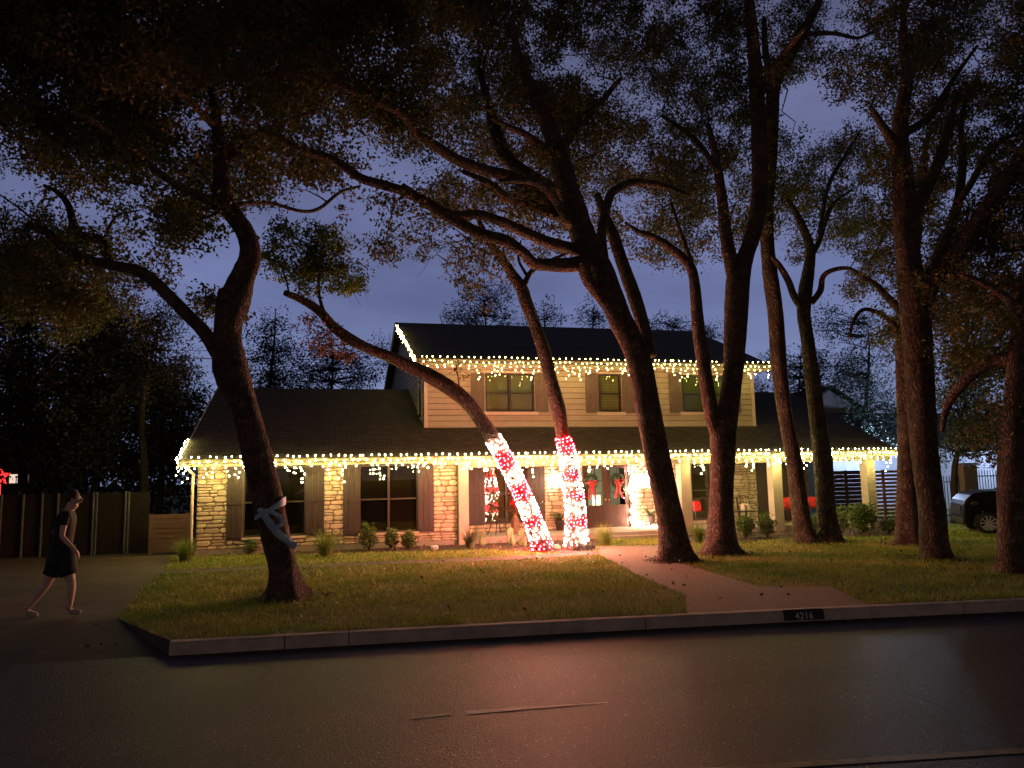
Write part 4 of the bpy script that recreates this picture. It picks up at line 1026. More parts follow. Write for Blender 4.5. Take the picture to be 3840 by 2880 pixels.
# prickly pear pads
def cactus(px, w, top, bot, n, label, seed):
    g = on_ground(px, bot); d = np.dot(g-CAMP, FW); hw = w/2*d/F; hh = (bot-top)*d/F; r = random.Random(seed); b = MB()
    for i in range(n):
        cx_ = g[0]+r.uniform(-1, 1)*hw*.8; cz = r.uniform(.12, .95)*hh; R = r.uniform(.09, .13); a = r.uniform(-.6, .6); tw = r.uniform(-.9, .9)
        v0 = len(b.v); ux = np.array([math.cos(tw)*math.cos(a), math.sin(tw), math.sin(a)*.8]); uz = np.array([-math.sin(a)*.8, 0, math.cos(a)]); un = np.cross(ux, uz); c = np.array([cx_, g[1]+r.uniform(-.12, .12), cz])
        bm = MB().ico((0, 0, 0), 1, (1, 1, 1), 2)
        for v in bm.v: b.v.append(tuple(c+ux*v[0]*R*.8+uz*v[2]*R*1.15+un*v[1]*.022))
        b.f += [tuple(v0+i_ for i_ in f) for f in bm.f]
    o = b.build('prickly_pear', mat('cactus_pad', (.12, .19, .08), .5, (.17, .24, .10), 6), None, True, origin=(g[0], g[1], 0)); tag(o, label, 'cactus', 'prickly pears in the bed')
cactus(1940, 96, 1985, 2048, 9, 'wide prickly pear cactus at the foot of the leaning lit trunk', 1)
cactus(1804, 26, 2005, 2046, 3, 'tiny prickly pear cactus left of the bistro chair', 2)
def rock(px, py, s, label, seed, m, name='rock', cat='rock'):
    g = G(px, py); b = MB().ico((0, 0, 0), 1, (1, 1, 1), 3); r = np.random.default_rng(seed); ph = r.uniform(0, 6, 6)
    b.v = [tuple(np.array(v)*np.array(s)*(1+.16*math.sin(3*v[0]+ph[0])*math.cos(4*v[1]+ph[1])+.10*math.sin(6*v[2]+ph[2]))+np.array([0, 0, s[2]*.55])) for v in b.v]
    o = b.build(name, m, None, True); o.location = tuple(g); tag(o, label, cat); return o
rock(1630, 2061, (.10, .08, .07), 'small white rock in the bed below the stone pier', 3, mat('white_rock', (.6, .58, .55), .8, (.4, .38, .35), 8))
M_RK = mat('brown_rock', (.16, .11, .085), .9, (.26, .19, .15), 6, 5, .01, 20)
rock(2148, 2050, (.24, .16, .16), 'left rounded brown boulder at the foot of the upright lit trunk', 4, M_RK, 'boulder', 'boulder')
rock(2198, 2056, (.20, .15, .12), 'right brown boulder at the foot of the upright lit trunk', 5, M_RK, 'boulder', 'boulder')
rock(2084, 2062, (.14, .12, .08), 'low stone between the two lit trunks', 6, M_RK, 'boulder', 'boulder')

# ------------------------------------------------------------------ DOOR DECORATION AND LANTERNS
def wreath(px, label, cy=1806):
    y = PD-.05; c = AY(px, cy, y); R = .185; rg = np.random.default_rng(int(px))
    t = thing('wreath', label, 'wreath', tuple(c), 'wreaths on the double door')
    n = 1500; a = rg.uniform(0, 6.283, n); q = rg.normal(0, 1, (n, 3))*.032
    p = np.stack([c[0]+R*np.cos(a), np.full(n, y), c[2]+R*np.sin(a)], 1)+q
    p[:, 1] = np.minimum(p[:, 1], y+.02)
    fast_mesh('greenery', leaf_quads(p, .05, rg, .3), 4, mat('fir_needle', (.012, .035, .012), .7, (.03, .06, .02), 10), t)
    b = MB().tube([(c[0]+R*math.cos(k*math.pi/12), y, c[2]+R*math.sin(k*math.pi/12)) for k in range(25)], .03, 6, cap=False); b.build('ring', M_WIRE, t)
    b = MB(); cz = c[2]-.03; yb = y-.06
    for s in (-1, 1):
        pr = None                     # loop of the bow
        for k in range(13):
            u = k/12*math.pi*2; x = s*(.075-.075*math.cos(u)); z = .05*math.sin(u)*(1 if s > 0 else 1); p0 = np.array([c[0]+x, yb-.03*math.sin(u/2), cz+z])
            cur = (p0+[0, -.018, .018], p0+[0, .018, -.018])
            if pr: b.quad(pr[0], pr[1], cur[1], cur[0])
            pr = cur
        pr = None                     # tail
        for k in range(8):
            q_ = k/7; x = s*(.015+.085*q_+.018*math.sin(q_*9)); p0 = np.array([c[0]+x, yb-.012*math.sin(q_*7), cz-.50*q_])
            wv = .034; cur = (p0+[-wv, 0, 0], p0+[wv, 0.01, 0])
            if pr: b.quad(pr[0], pr[1], cur[1], cur[0])
            pr = cur
    b.ico((c[0], yb-.01, cz), .032, (1, .7, 1), 2)
    o = b.build('bow', M_RED, t); md = o.modifiers.new('s', 'SOLIDIFY'); md.thickness = .004
wreath(2216, 'green wreath with long red bow on the left leaf of the double door')
wreath(2316, 'green wreath with long red bow on the right leaf of the double door', 1802)
def lantern(px, py, label):
    y = PB-.15; c = AY(px, py, y)
    t = thing('wall_lantern', label, 'lantern', tuple(c), 'lanterns beside the door')
    b = MB(); s = .075; h = .17
    for sx in (-1, 1):
        for sy in (-1, 1): b.box(c[0]+sx*s-.008, c[0]+sx*s+.008, y+sy*s-.008, y+sy*s+.008, c[2]-h, c[2]+h)
    b.box(c[0]-s-.012, c[0]+s+.012, y-s-.012, y+s+.012, c[2]-h-.02, c[2]-h)
    n = len(b.v); b.v += [(c[0]+sx*(s+.03), y+sy*(s+.03), c[2]+h) for sx, sy in ((-1, -1), (1, -1), (1, 1), (-1, 1))]+[(c[0], y, c[2]+h+.11)]
    b.f += [(n, n+1, n+4), (n+1, n+2, n+4), (n+2, n+3, n+4), (n+3, n, n+4), (n+3, n+2, n+1, n)]
    b.box(c[0]-.05, c[0]+.05, y+.115, y+.135, c[2]-.1, c[2]+.14).tube([(c[0], y+.12, c[2]+.02), (c[0], y+.09, c[2]+.2), (c[0], y, c[2]+h+.12)], .01, 6)
    b.build('frame', M_METAL, t)
    MB().lathe((c[0], y, c[2]-.02), [(.012, -.13), (.05, -.09), (.055, .06), (.012, .12)], 10).build('bulb', mat('lantern_glow', (1, .9, .8), .5, emit=(1, .74, .46), estr=520), t, True)
lantern(2112, 1800, 'glaring wall lantern on the stone between the window and the double door')
lantern(2426, 1796, 'glaring wall lantern on the stone right of the double door')
# lit garland: down the right side of the door and out along the porch floor
def garland():
    y = PB-.12; gp = [AY(2362, 1752, y), AY(2368, 1830, y), AY(2374, 1920, y), np.array([AY(2382, 1978, y)[0], y, PZ+.07])]
    g2 = [np.array([gp[-1][0]+.12, 21.4, PZ+.07]), np.array([gp[-1][0]+.45, 20.8, PZ+.07]), np.array([gp[-1][0]+.75, 20.45, PZ+.08]), np.array([gp[-1][0]+1.05, 20.35, PZ+.07])]
    q = crom([tuple(p) for p in gp+g2], 12); rg = np.random.default_rng(8); bulbs = []
    for i in range(150):
        c = q[rg.integers(0, len(q))]+rg.normal(0, .045, 3); c[1] = min(c[1], PB-.05); c[2] = max(c[2], PZ+.025); bulbs.append((tuple(c), 'white'))
    t = light_string('lit_garland', 'garland of white lights down the right side of the double door and across the floor', bulbs, [q], cat='garland')
    p = q[rg.integers(0, len(q), 1800)]+rg.normal(0, .04, (1800, 3)); p[:, 2] = np.maximum(p[:, 2], PZ+.02)
    fast_mesh('greenery', leaf_quads(p, .06, rg, .3), 4, MATS['fir_needle'], t)
garland()
# ------------------------------------------------------------------ PORCH FURNITURE
def bistro_chair(x, y, face, label):
    """bentwood cafe chair; face = angle it looks to"""
    t = thing('bistro_chair', label, 'chair', (x, y, PZ), 'bentwood chairs at the round table'); ca, sa = math.cos(face), math.sin(face)
    def T(a, b_, z): return (x+a*ca-b_*sa, y+a*sa+b_*ca, PZ+z)
    MB().tube([T(.19*math.cos(k/16*6.283), .19*math.sin(k/16*6.283), .42) for k in range(17)], .016, 6, cap=False).prism([T(.18*math.cos(k/16*6.283), .18*math.sin(k/16*6.283), .415) for k in range(16)], (0, 0, .015)).build('seat', M_DOOR, t, True)
    for a, b_ in ((.14, .14), (.14, -.14), (-.14, .14), (-.14, -.14)):
        MB().tube([T(a, b_, .42), T(a*1.12, b_*1.12, .2), T(a*1.6, b_*1.6, 0)], [.015, .014, .011], 6).build('leg', M_METAL, t, True)
    b = MB()
    b.tube([T(.12, .12, .38), T(.0, .0, .26), T(-.12, -.12, .38)], .008, 5).tube([T(.12, -.12, .38), T(.0, .0, .27), T(-.12, .12, .38)], .008, 5)
    b.build('brace', M_METAL, t, True)
    b = MB(); b.tube([T(-.16, .15, .42), T(-.20, .17, .65), T(-.24, .16, .84)], .013, 6).tube([T(-.16, -.15, .42), T(-.20, -.17, .65), T(-.24, -.16, .84)], .013, 6)
    b.tube([T(-.23, .17, .80), T(-.27, .09, .84), T(-.285, 0, .85), T(-.27, -.09, .84), T(-.23, -.17, .80)], [.02, .03, .03, .03, .02], 6)
    b.tube([T(-.17, .12, .43), T(-.22, 0, .62), T(-.25, -.13, .80)], .008, 5).tube([T(-.17, -.12, .43), T(-.22, 0, .62), T(-.25, .13, .80)], .008, 5)
    b.build('backrest', M_METAL, t, True)
tc = AY(1932, 1960, 21.15); tx, ty = tc[0], 21.15
bistro_chair(tx-.52, ty-.1, .35, 'bentwood cafe chair left of the small round porch table')
bistro_chair(tx+.55, ty+.15, 2.9, 'bentwood cafe chair half hidden behind the leaning lit trunk')
t = thing('porch_table', 'small round table with a carved pedestal on the porch', 'table', (tx, ty, PZ))
MB().lathe((tx, ty, PZ), [(.30, .66), (.34, .67), (.34, .69), (.30, .70)], 20).build('table_top', M_DOOR, t, True)
MB().lathe((tx, ty, PZ), [(.17, 0), (.17, .03), (.11, .10), (.13, .25), (.10, .42), (.05, .52), (.10, .60), (.24, .66)], 14).build('pedestal', mat('carved_wood', (.20, .10, .05), .4, (.12, .06, .03), 9), t, True)
def poinsettia():
    c = (tx+.02, ty-.02, PZ+.70); t = thing('poinsettia', 'red poinsettia round a tiny fir tree on the porch table', 'potted plant', c); rg = np.random.default_rng(3)
    MB().lathe(c, [(.055, 0), (.08, .11), (.085, .12), (.07, .12)], 12).build('pot', M_RED, t, True)
    q = rg.normal(0, 1, (420, 3)); q /= np.linalg.norm(q, axis=1)[:, None]; p = np.array(c)+np.array([0, 0, .17])+q*np.array([.14, .14, .09])*rg.random((420, 1))**.4
    fast_mesh('red_bracts', leaf_quads(p, .075, rg, .5), 4, M_RED, t)
    z = rg.random(500)**1.4; a = rg.uniform(0, 6.28, 500); r_ = .10*(1-z)*rg.random(500)**.4; p = np.stack([c[0]+r_*np.cos(a), c[1]+r_*np.sin(a), c[2]+.24+z*.30], 1)
    fast_mesh('fir_top', leaf_quads(p, .045, rg, .3), 4, MATS['fir_needle'], t)
poinsettia()
def potted_fern(px, y, z, hw, hh, label, pot=1):
    c = np.array([AY(px, 1950, y)[0], y, z]); t = thing('potted_fern', label, 'potted plant', tuple(c), 'ferns in pots by the door'); rg = np.random.default_rng(int(px))
    MB().lathe(tuple(c), [(.10, 0), (.14, .26*pot), (.155, .28*pot), (.13, .28*pot)], 14).build('pot', mat('dark_pot', (.05, .035, .03), .5), t, True)
    V = []
    for i in range(26):
        a = rg.uniform(0, 6.28); L_ = hw*rg.uniform(.7, 1.1); e = hh*rg.uniform(.3, 1)
        for s_ in np.linspace(.1, 1, 16):
            p = c+np.array([math.cos(a)*L_*s_, math.sin(a)*L_*s_, .27*pot+e*math.sin(s_*2.0)*.8])
            wv = .07*(1-s_*.7); sd = np.array([-math.sin(a), math.cos(a), 0]); fwd = np.array([math.cos(a), math.sin(a), .2])
            for sg in (-1, 1): V += [p, p+fwd*.012, p+sd*sg*wv+fwd*.03+[0, 0, -.015], p+sd*sg*wv*.6-fwd*.005]
    V = np.array(V); V[:, 1] = np.minimum(V[:, 1], PB-.05)
    fast_mesh('fronds', V, 4, M_SHRUB, t)
potted_fern(2098, 21.7, PZ, .26, .30, 'spiky potted plant between the lit trunks against the stone')
potted_fern(2440, 21.5, PZ, .34, .28, 'drooping potted fern under the right lantern', 1.3)
# black metal bench with a red cushion, two rocking chairs
def metal_seat(x0, x1, y, cat, name, label, cushion_x=None, rock=False, white=None):
    t = thing(name, label, cat, ((x0+x1)/2, y, PZ)); b = MB()
    b.box(x0, x1, y-.24, y+.22, PZ+.38, PZ+.40); b.build('seat', M_METAL, t)
    b = MB(); b.tube([(x0, y+.22, PZ+.4), (x0-.01, y+.30, PZ+.80)], .014, 6).tube([(x1, y+.22, PZ+.4), (x1+.01, y+.30, PZ+.80)], .014, 6).tube([(x0-.01, y+.30, PZ+.80), ((x0+x1)/2, y+.31, PZ+.85), (x1+.01, y+.30, PZ+.80)], .014, 6)
    n = int((x1-x0)/.08)
    for i in range(1, n):
        x = x0+(x1-x0)*i/n; b.tube([(x, y+.22, PZ+.42), (x, y+.30, PZ+.82)], .007, 4)
    b.build('backrest', M_METAL, t)
    for x in (x0, x1):
        for yy in (y-.22, y+.2): MB().tube([(x, yy, PZ+.4), (x, yy, PZ+(.035 if rock else 0))], .013, 6).build('leg', M_METAL, t)
        MB().tube([(x, y+.24, PZ+.62), (x, y-.1, PZ+.60), (x, y-.24, PZ+.55), (x, y-.22, PZ+.40)], .013, 6).build('armrest', M_METAL, t)
        if rock: MB().tube([(x, y-.36, PZ+.07), (x, y-.1, PZ+.015), (x, y+.15, PZ+.015), (x, y+.40, PZ+.07)], .014, 6).build('rocker', M_METAL, t)
    return t
def pillow(c, s, m, label, name='cushion', tilt=.25, grp=None):
    b = MB().ico((0, 0, 0), 1, (1, 1, 1), 3)
    def sq(v): return math.copysign(abs(v)**.55, v)
    v = [np.array([sq(q[0])*s[0], sq(q[1])*s[1]*(1-.5*max(abs(q[0]), abs(q[2]))**3), sq(q[2])*s[2]]) for q in b.v]; ct, st_ = math.cos(tilt), math.sin(tilt)
    b.v = [(q[0], q[1]*ct+q[2]*st_, -q[1]*st_+q[2]*ct) for q in v]
    o = b.build(name, m, None, True); o.location = tuple(c); tag(o, label, 'cushion', grp)
def px_x(px, y): return AY(px, 1930, y)[0]
metal_seat(px_x(2596, 21.4), px_x(2782, 21.4), 21.4, 'bench', 'metal_bench', 'black metal bench on the porch, partly hidden by the twin stemmed oak')
pillow((px_x(2617, 21.35), 21.38, PZ+.58), (.14, .06, .17), M_RED, 'red cushion at the left end of the black bench', grp='red porch cushions')
pillow((px_x(2797, 21.3), 21.3, PZ+.50), (.15, .10, .13), mat('pale_fabric', (.55, .48, .42), .8), 'pale cushion right of the black bench')
xa = px_x(2947, 21.2)
metal_seat(px_x(2785, 21.4)+.0, px_x(2815, 21.4)+.12, 21.38, 'chair', 'metal_chair', 'black metal chair with a pale cushion, between the two round shrubs')
metal_seat(xa-.1, xa+.42, 21.2, 'rocking chair', 'rocking_chair', 'black rocking chair just right of the third column', rock=True)
pillow((xa+.16, 21.26, PZ+.60), (.17, .06, .18), M_RED, 'red cushion on the rocking chair beside the third column', grp='red porch cushions')
xb = px_x(3040, 21.2)
metal_seat(xb-.1, xb+.42, 21.2, 'rocking chair', 'rocking_chair', 'black rocking chair seen between the two slim oaks', rock=True)
pillow((xb+.16, 21.26, PZ+.60), (.17, .06, .18), M_RED, 'red cushion on the rocking chair between the two slim oaks', grp='red porch cushions')

# ------------------------------------------------------------------ RIBBON ON THE LEFT OAK, HOUSE NUMBER ON THE KERB
def ribbon():
    P3, rad = T1.main; c0 = AY(584*K, 1096*K, T1.Y); zc = c0[2]; t = thing('ribbon', 'pale blue ribbon knotted round the left oak with a hanging tail', 'ribbon', (P3[8][0], T1.Y, zc))
    M_RB = mat('blue_ribbon', (.30, .58, .98), .5, (.50, .74, 1.0), 5)
    def at(z): return np.array([np.interp(z, P3[:, 2], P3[:, 0]), np.interp(z, P3[:, 2], P3[:, 1]), z]), float(np.interp(z, P3[:, 2], rad))
    b = MB(); pr = None; n = 40
    for k in range(n+1):
        a = 2*math.pi*k/n; z = zc+.13*math.cos(a)-.03; c, r = at(z); d = np.array([math.cos(a), math.sin(a), 0]); w = .035+.03*max(0, math.cos(a))
        p = c+d*(r*1.09+.012); cur = (p+[0, 0, -w], p+[0, 0, w])
        if pr: b.quad(pr[0], pr[1], cur[1], cur[0])
        pr = cur
    b.build('band', M_RB, t, True)
    def strip(pts, w, name):
        b = MB(); pr = None; q = crom([(x, y, 0, 0) for x, y in pts], 4)
        for i, (x, y, _, _) in enumerate(q):
            p0 = AY(x*K, y*K, T1.Y); c, r = at(p0[2]); dx = p0[0]-c[0]; rr = r*1.10+.015+.004*math.sin(i*.9); yy = c[1]-math.sqrt(max(.02, rr*rr-dx*dx)) if abs(dx) < rr else c[1]-.12
            p = AY(x*K, y*K, yy); j = min(i+1, len(q)-1); i0 = max(i-1, 0); tv = np.array([q[j][0]-q[i0][0], 0, -(q[j][1]-q[i0][1])]); tv /= np.linalg.norm(tv)+1e-9; nv = np.array([-tv[2], 0, tv[0]])*w*(1+.06*math.sin(i*1.3))
            cur = (p-nv, p+nv)
            if pr: b.quad(pr[0], pr[1], cur[1], cur[0])
            pr = cur
        o = b.build(name, M_RB, t, True); md = o.modifiers.new('s', 'SOLIDIFY'); md.thickness = .006
    strip([(566, 1103), (576, 1120), (588, 1138), (604, 1155), (622, 1168), (640, 1182)], .055, 'tail')
    strip([(570, 1103), (590, 1108), (606, 1118), (609, 1130), (596, 1140), (588, 1150)], .032, 'tail')
    kn = AY(567*K, 1103*K, T1.Y-.42*1); c, r = at(kn[2]); MB().ico((c[0]-.22*r/.4, c[1]-r*1.06, kn[2]), .05, (1, .6, .8), 2).build('knot', M_RB, t, True)
ribbon()
def house_number():
    a = G(2898, 2300, -.06); c = G(3058, 2296, -.06); x0, x1 = a[0], c[0]
    def face(x, z): y = float(ky(x)); return np.array([x, y-.1455-.003-(-.013-z)*.165, z])
    xm = (x0+x1)/2; t = thing('house_number', 'black painted block on the kerb face with white digits 4216', 'sign', tuple(face(xm, -.07)))
    n = 6; b = MB(); xs = np.linspace(x0, x1, n+1)
    for i in range(n): b.quad(face(xs[i], -.115), face(xs[i+1], -.115), face(xs[i+1], -.014), face(xs[i], -.014))
    for i in range(n): 
        f = lambda x: np.array([x, float(ky(x))-.1215, .0135]); b.quad(face(xs[i], -.014)+[0, -.001, .003], face(xs[i+1], -.014)+[0, -.001, .003], f(xs[i+1]), f(xs[i]))
    b.build('painted_block', mat('black_paint', (.012, .013, .022), .6), t)
    cu = bpy.data.curves.new('digits', 'FONT'); cu.body = '4216'; cu.size = .112; cu.align_x = 'CENTER'; cu.align_y = 'CENTER'; cu.extrude = .0005; cu.offset = .0022; cu.space_character = 1.12
    o = bpy.data.objects.new('tmp', cu); COL.objects.link(o); dg = bpy.context.evaluated_depsgraph_get(); me = bpy.data.meshes.new_from_object(o.evaluated_get(dg)); bpy.data.objects.remove(o)
    me.name = 'digits'; me.materials.clear(); me.materials.append(mat('white_paint', (.62, .6, .62), .6)); d = bpy.data.objects.new('digits', me); COL.objects.link(d)
    dy = (float(ky(x1))-float(ky(x0)))/(x1-x0); d.rotation_euler = (math.radians(82), 0, math.atan(dy)); d.location = (0, -.0025, .004); d.parent = t
house_number()
#@@SPLIT
# ------------------------------------------------------------------ FENCES
M_FENCE = mat('dark_fence_wood', (.014, .008, .007), .9, (.028, .017, .014), 5, 4, .004, 30, stretch=(6, 6, .8))
M_FENCE2 = mat('red_cedar', (.26, .14, .105), .75, (.16, .085, .065), 5, 5, .004, 30, stretch=(.8, 6, 8))
M_GALV = mat('galvanised_post', (.16, .15, .15), .6, (.10, .095, .095), 8, metal=.2)
def board_fence(p0, p1, h, label, name='wooden_fence', gap=.004, bw=.14, m=M_FENCE, posts=None, postm=M_GALV, pr=.03):
    p0 = np.array(p0, float); p1 = np.array(p1, float); L_ = np.linalg.norm(p1-p0); u = (p1-p0)/L_; nv = np.array([u[1], -u[0]])
    t = thing(name, label, 'fence', (p0[0], p0[1], 0)); b = MB(); n = int(L_/bw); r = random.Random(int(L_*10))
    for i in range(n):
        c = p0+u*(i+.5)*L_/n; hh = h+r.uniform(-.012, .012); b.obox((c[0], c[1], hh/2), (*(u*(L_/n-gap)/2), 0), (*(nv*.009), 0), (0, 0, hh/2))
    b.build('boards', m, t)
    b = MB()
    for z in (.3, h*.55, h-.15): b.obox((*((p0+p1)/2-nv*.03), z), (*(u*L_/2), 0), (*(nv*.018), 0), (0, 0, .045))
    b.build('rails', m, t)
    for q in (posts or []):
        c = p0+u*q+nv*.045; MB().tube([(c[0], c[1], 0), (c[0], c[1], h+.03)], pr, 8).build('post', postm, t)
    return t
fy = 21.6
px_ = [AX(0, 0, -1)[0]]
def fx(px, y=fy): return AY(px, 1950, y)[0]
x0f = fx(-400); x1f = fx(560)
board_fence((x0f, fy), (x1f, fy), 1.55, 'long dark board fence with thin metal posts behind the driveway', posts=[fx(p)-x0f for p in (-180, -85, 4, 87, 158, 217, 350, 362, 470, 482)])
# low cedar screen with horizontal boards by the house corner
def hscreen(xa, xb, y, h, label, name, n, m, gap, posts, cat='fence', pm=None, z0=.04):
    t = thing(name, label, cat, ((xa+xb)/2, y, 0)); b = MB(); bh = (h-z0)/n
    for i in range(n): b.box(xa, xb, y, y+.02, z0+i*bh+gap/2, z0+(i+1)*bh-gap/2)
    b.build('boards', m, t)
    for x in posts: MB().box(x-.045, x+.045, y-.05, y-.001, 0, h+.01).build('post', pm or m, t)
    return t
hscreen(fx(563, 20.9), fx(712, 20.9), 20.9, 1.0, 'low cedar screen of horizontal boards beside the left house corner', 'wooden_screen', 8, M_FENCE2, .012, [fx(568, 20.9), fx(706, 20.9)])
ry = 22.6
def rx(px, y=ry): return AY(px, 1900, y)[0]
hscreen(rx(3272), rx(3400), ry, 1.72, 'reddish fence of spaced horizontal slats glowing through at the right end of the porch', 'slatted_fence', 13, M_FENCE2, .045, [rx(3318), rx(3392)])
hscreen(rx(3122), rx(3258), ry+.3, 1.72, 'dark fence of close boards seen through the corner of the porch', 'slatted_fence', 12, M_FENCE, .008, [rx(3128), rx(3200)], pm=M_FENCE)
# iron fence and stone pillar
def iron_fence(xa, xb, y, h, label):
    t = thing('iron_fence', label, 'fence', ((xa+xb)/2, y, 0), 'black iron fence runs'); b = MB(); n = max(2, int((xb-xa)/.115))
    for i in range(n+1):
        x = xa+(xb-xa)*i/n; b.box(x-.009, x+.009, y-.009, y+.009, .05, h); b.v += [(x-.012, y, h), (x+.012, y, h), (x, y, h+.06)]; b.f.append((len(b.v)-3, len(b.v)-2, len(b.v)-1))
    b.build('pickets', M_METAL, t)
    for z in (.15, h-.18): MB().box(xa, xb, y-.014, y+.014, z-.018, z+.018).build('rail', M_METAL, t)
iy = 21.9
iron_fence(rx(3548, iy), rx(3604, iy)-.01, iy, 1.45, 'short run of iron fence between the massive oak and the stone pillar')
iron_fence(rx(3662, iy), rx(3990, iy), iy, 1.62, 'run of iron fence behind the parked car')
xp0, xp1 = rx(3608, iy), rx(3660, iy)
t = thing('stone_pillar', 'tan stone gate pillar behind the nose of the parked car', 'pillar', ((xp0+xp1)/2, iy, 0))
b = MB().box(xp0, xp1, iy-.2, iy+.2, 0, 1.82); b.build('shaft', mat('pillar_stone', (.34, .28, .19), .85, (.22, .18, .12), 5, 5, .02, 9), t, bevel=.02)
MB().box(xp0-.04, xp1+.04, iy-.24, iy+.24, 1.823, 1.90).build('cap', M_CONC, t, bevel=.01)

# ------------------------------------------------------------------ NEIGHBOURING BUILDINGS
M_NWALL = mat('white_stucco', (.62, .64, .68), .8, (.50, .52, .57), 2.2, 6, .01, 14)
ny = 27.5
nx0, nx1 = AY(3105, 1800, ny)[0], AY(4600, 1800, ny)[0]; nzt = AY(3700, 1672, ny)[2]
t = thing('neighbour_house', 'white walled neighbouring building lit cold blue at the right', 'house', ((nx0+nx1)/2, ny, 0))
MB().box(nx0, nx1, ny, ny+8, 0, nzt).build('wall', M_NWALL, t)
b = MB(); b.prism([(nx0-.4, ny-.4, nzt+.02), (nx1+.4, ny-.4, nzt+.02), (nx1-2, ny+4, nzt+1.7), (nx0+2, ny+4, nzt+1.7)], (0, 0, .08)); b.prism([(nx0+2, ny+4, nzt+1.7), (nx1-2, ny+4, nzt+1.7), (nx1+.4, ny+8.4, nzt+.02), (nx0-.4, ny+8.4, nzt+.02)], (0, 0, .08)); b.build('roof', M_ROOF, t)
MB().box(nx0+1, nx1-1, ny-.03, ny-.002, .0, .28).build('plinth', M_TRIM, t)
# grey gable behind the right end of the roof
gy = 33.0; pk = AY(3108, 1453, gy); gl = AY(2950, 1560, gy); gr = AY(3420, 1664, gy)
t = thing('garage', 'pale grey gable of a building behind the right end of the roof', 'garage', (pk[0], gy, 0))
hw_ = gr[0]-pk[0]; zl = gr[2]
MB().prism([(pk[0]-hw_, gy, 0), (pk[0]+hw_, gy, 0), (pk[0]+hw_, gy, zl), (pk[0], gy, pk[2]-.12), (pk[0]-hw_, gy, zl)], (0, 7, 0)).build('wall', mat('grey_siding', (.42, .41, .42), .8, (.36, .35, .36), 2), t)
b = MB()
for s in (-1, 1): b.prism([(pk[0], gy-.3, pk[2]-.05), (pk[0]+s*(hw_+.4), gy-.3, zl-.18), (pk[0]+s*(hw_+.4), gy-.3, zl-.06), (pk[0], gy-.3, pk[2]+.07)], (0, 7.6, 0))
b.build('roof', M_ROOF, t)
# floodlight over the neighbour's yard
def floodlight(px, py, y, power, label, tx_=None):
    c = AY(px, py, y); t = thing('floodlight', label, 'lamp', tuple(c), 'cold floodlights on the neighbouring wall')
    MB().box(c[0]-.10, c[0]+.10, c[1]+.02, c[1]+.10, c[2]-.06, c[2]+.08).tube([(c[0], c[1]+.06, c[2]), (c[0], ny, c[2]+.05)], .02, 6).build('housing', M_METAL, t)
    MB().box(c[0]-.085, c[0]+.085, c[1]-.002, c[1]+.018, c[2]-.05, c[2]+.06).build('lens', mat('flood_lens', (.9, .95, 1), .4, emit=(.6, .74, 1), estr=18), t)
    l = bpy.data.lights.new('flood', 'POINT'); l.energy = power; l.color = (.50, .64, 1.0); l.shadow_soft_size = .12
    o = bpy.data.objects.new('flood_lamp_light', l); COL.objects.link(o); o.location = (0, -.10, 0); o.parent = t
floodlight(3285, 1674, ny-1.3, 420, 'cold floodlight behind the right roof corner, facing the slatted fence')
floodlight(3850, 1640, ny-1.6, 420, 'cold floodlight behind the far right oak trunk')
# left neighbour: dark low house, one lit window, a dim one, red glowing decoration
ly = 34.0
def lx(px, y=ly): return AY(px, 1790, y)[0]
def lz(px, py, y=ly): return AY(px, py, y)[2]
t = thing('neighbour_house', 'dark low house beyond the fence at the left edge with one lit window', 'house', (lx(0), ly, 0))
xa, xb = lx(-500), lx(135); zt_ = lz(60, 1755)
MB().box(xa, xb, ly, ly+7, 0, zt_).build('wall', M_FENCE, t)
b = MB(); b.prism([(xa, ly-.5, zt_-.1), (xb+.5, ly-.5, zt_-.1), (xb-3.2, ly+4, zt_+1.5), (xa, ly+4, zt_+1.5)], (0, 0, .1)); b.build('roof', M_ROOF, t)
def litwin(pa, pb, ya, yb, m):
    x0, x1, z1, z0 = lx(pa), lx(pb), lz(pa, ya), lz(pa, yb)
    f = MB(); f.box(x0-.05, x0, ly-.05, ly-.001, z0, z1).box(x1, x1+.05, ly-.05, ly-.001, z0, z1).box(x0-.05, x1+.05, ly-.05, ly-.001, z1, z1+.05).box(x0-.05, x1+.05, ly-.05, ly-.001, z0-.05, z0).box(x0+(x1-x0)*.6, x0+(x1-x0)*.68, ly-.04, ly-.012, z0, z0+(z1-z0)*.75)
    w = f.build('window', M_FRAME, t); MB().box(x0, x1, ly-.01, ly-.002, z0, z1).build('pane', m, w)
litwin(36, 77, 1779, 1812, mat('lit_window', (.8, .7, .6), .6, emit=(1, .76, .62), estr=.72))
litwin(92, 110, 1780, 1808, mat('dim_window', (.3, .3, .25), .6, emit=(.5, .45, .36), estr=.10))
c = AY(2, 1786, 31.0); R_ = .34
b = MB(); n = len(b.v); k = 10
for s in (-1, 1):
    for i in range(k):
        a = math.pi/2+i*math.pi/5; rr = R_*(1 if i % 2 == 0 else .45); b.v.append((c[0]+rr*math.cos(a), c[1], c[2]+rr*math.sin(a)))
    break
b.v += [(c[0], c[1]-.1, c[2]), (c[0], c[1]+.1, c[2])]
for i in range(k): b.f += [(i, (i+1) % k, k), ((i+1) % k, i, k+1)]
b.tube([(c[0], c[1]+.02, 0), (c[0], c[1]+.02, c[2]-.1)], .02, 6)
o = b.build('star_decoration', mat('red_star_glow', (.8, .05, .04), .5, emit=(1, .03, .03), estr=2.2), None); tag(o, 'glowing red star decoration at the far left edge beyond the fence', 'star')
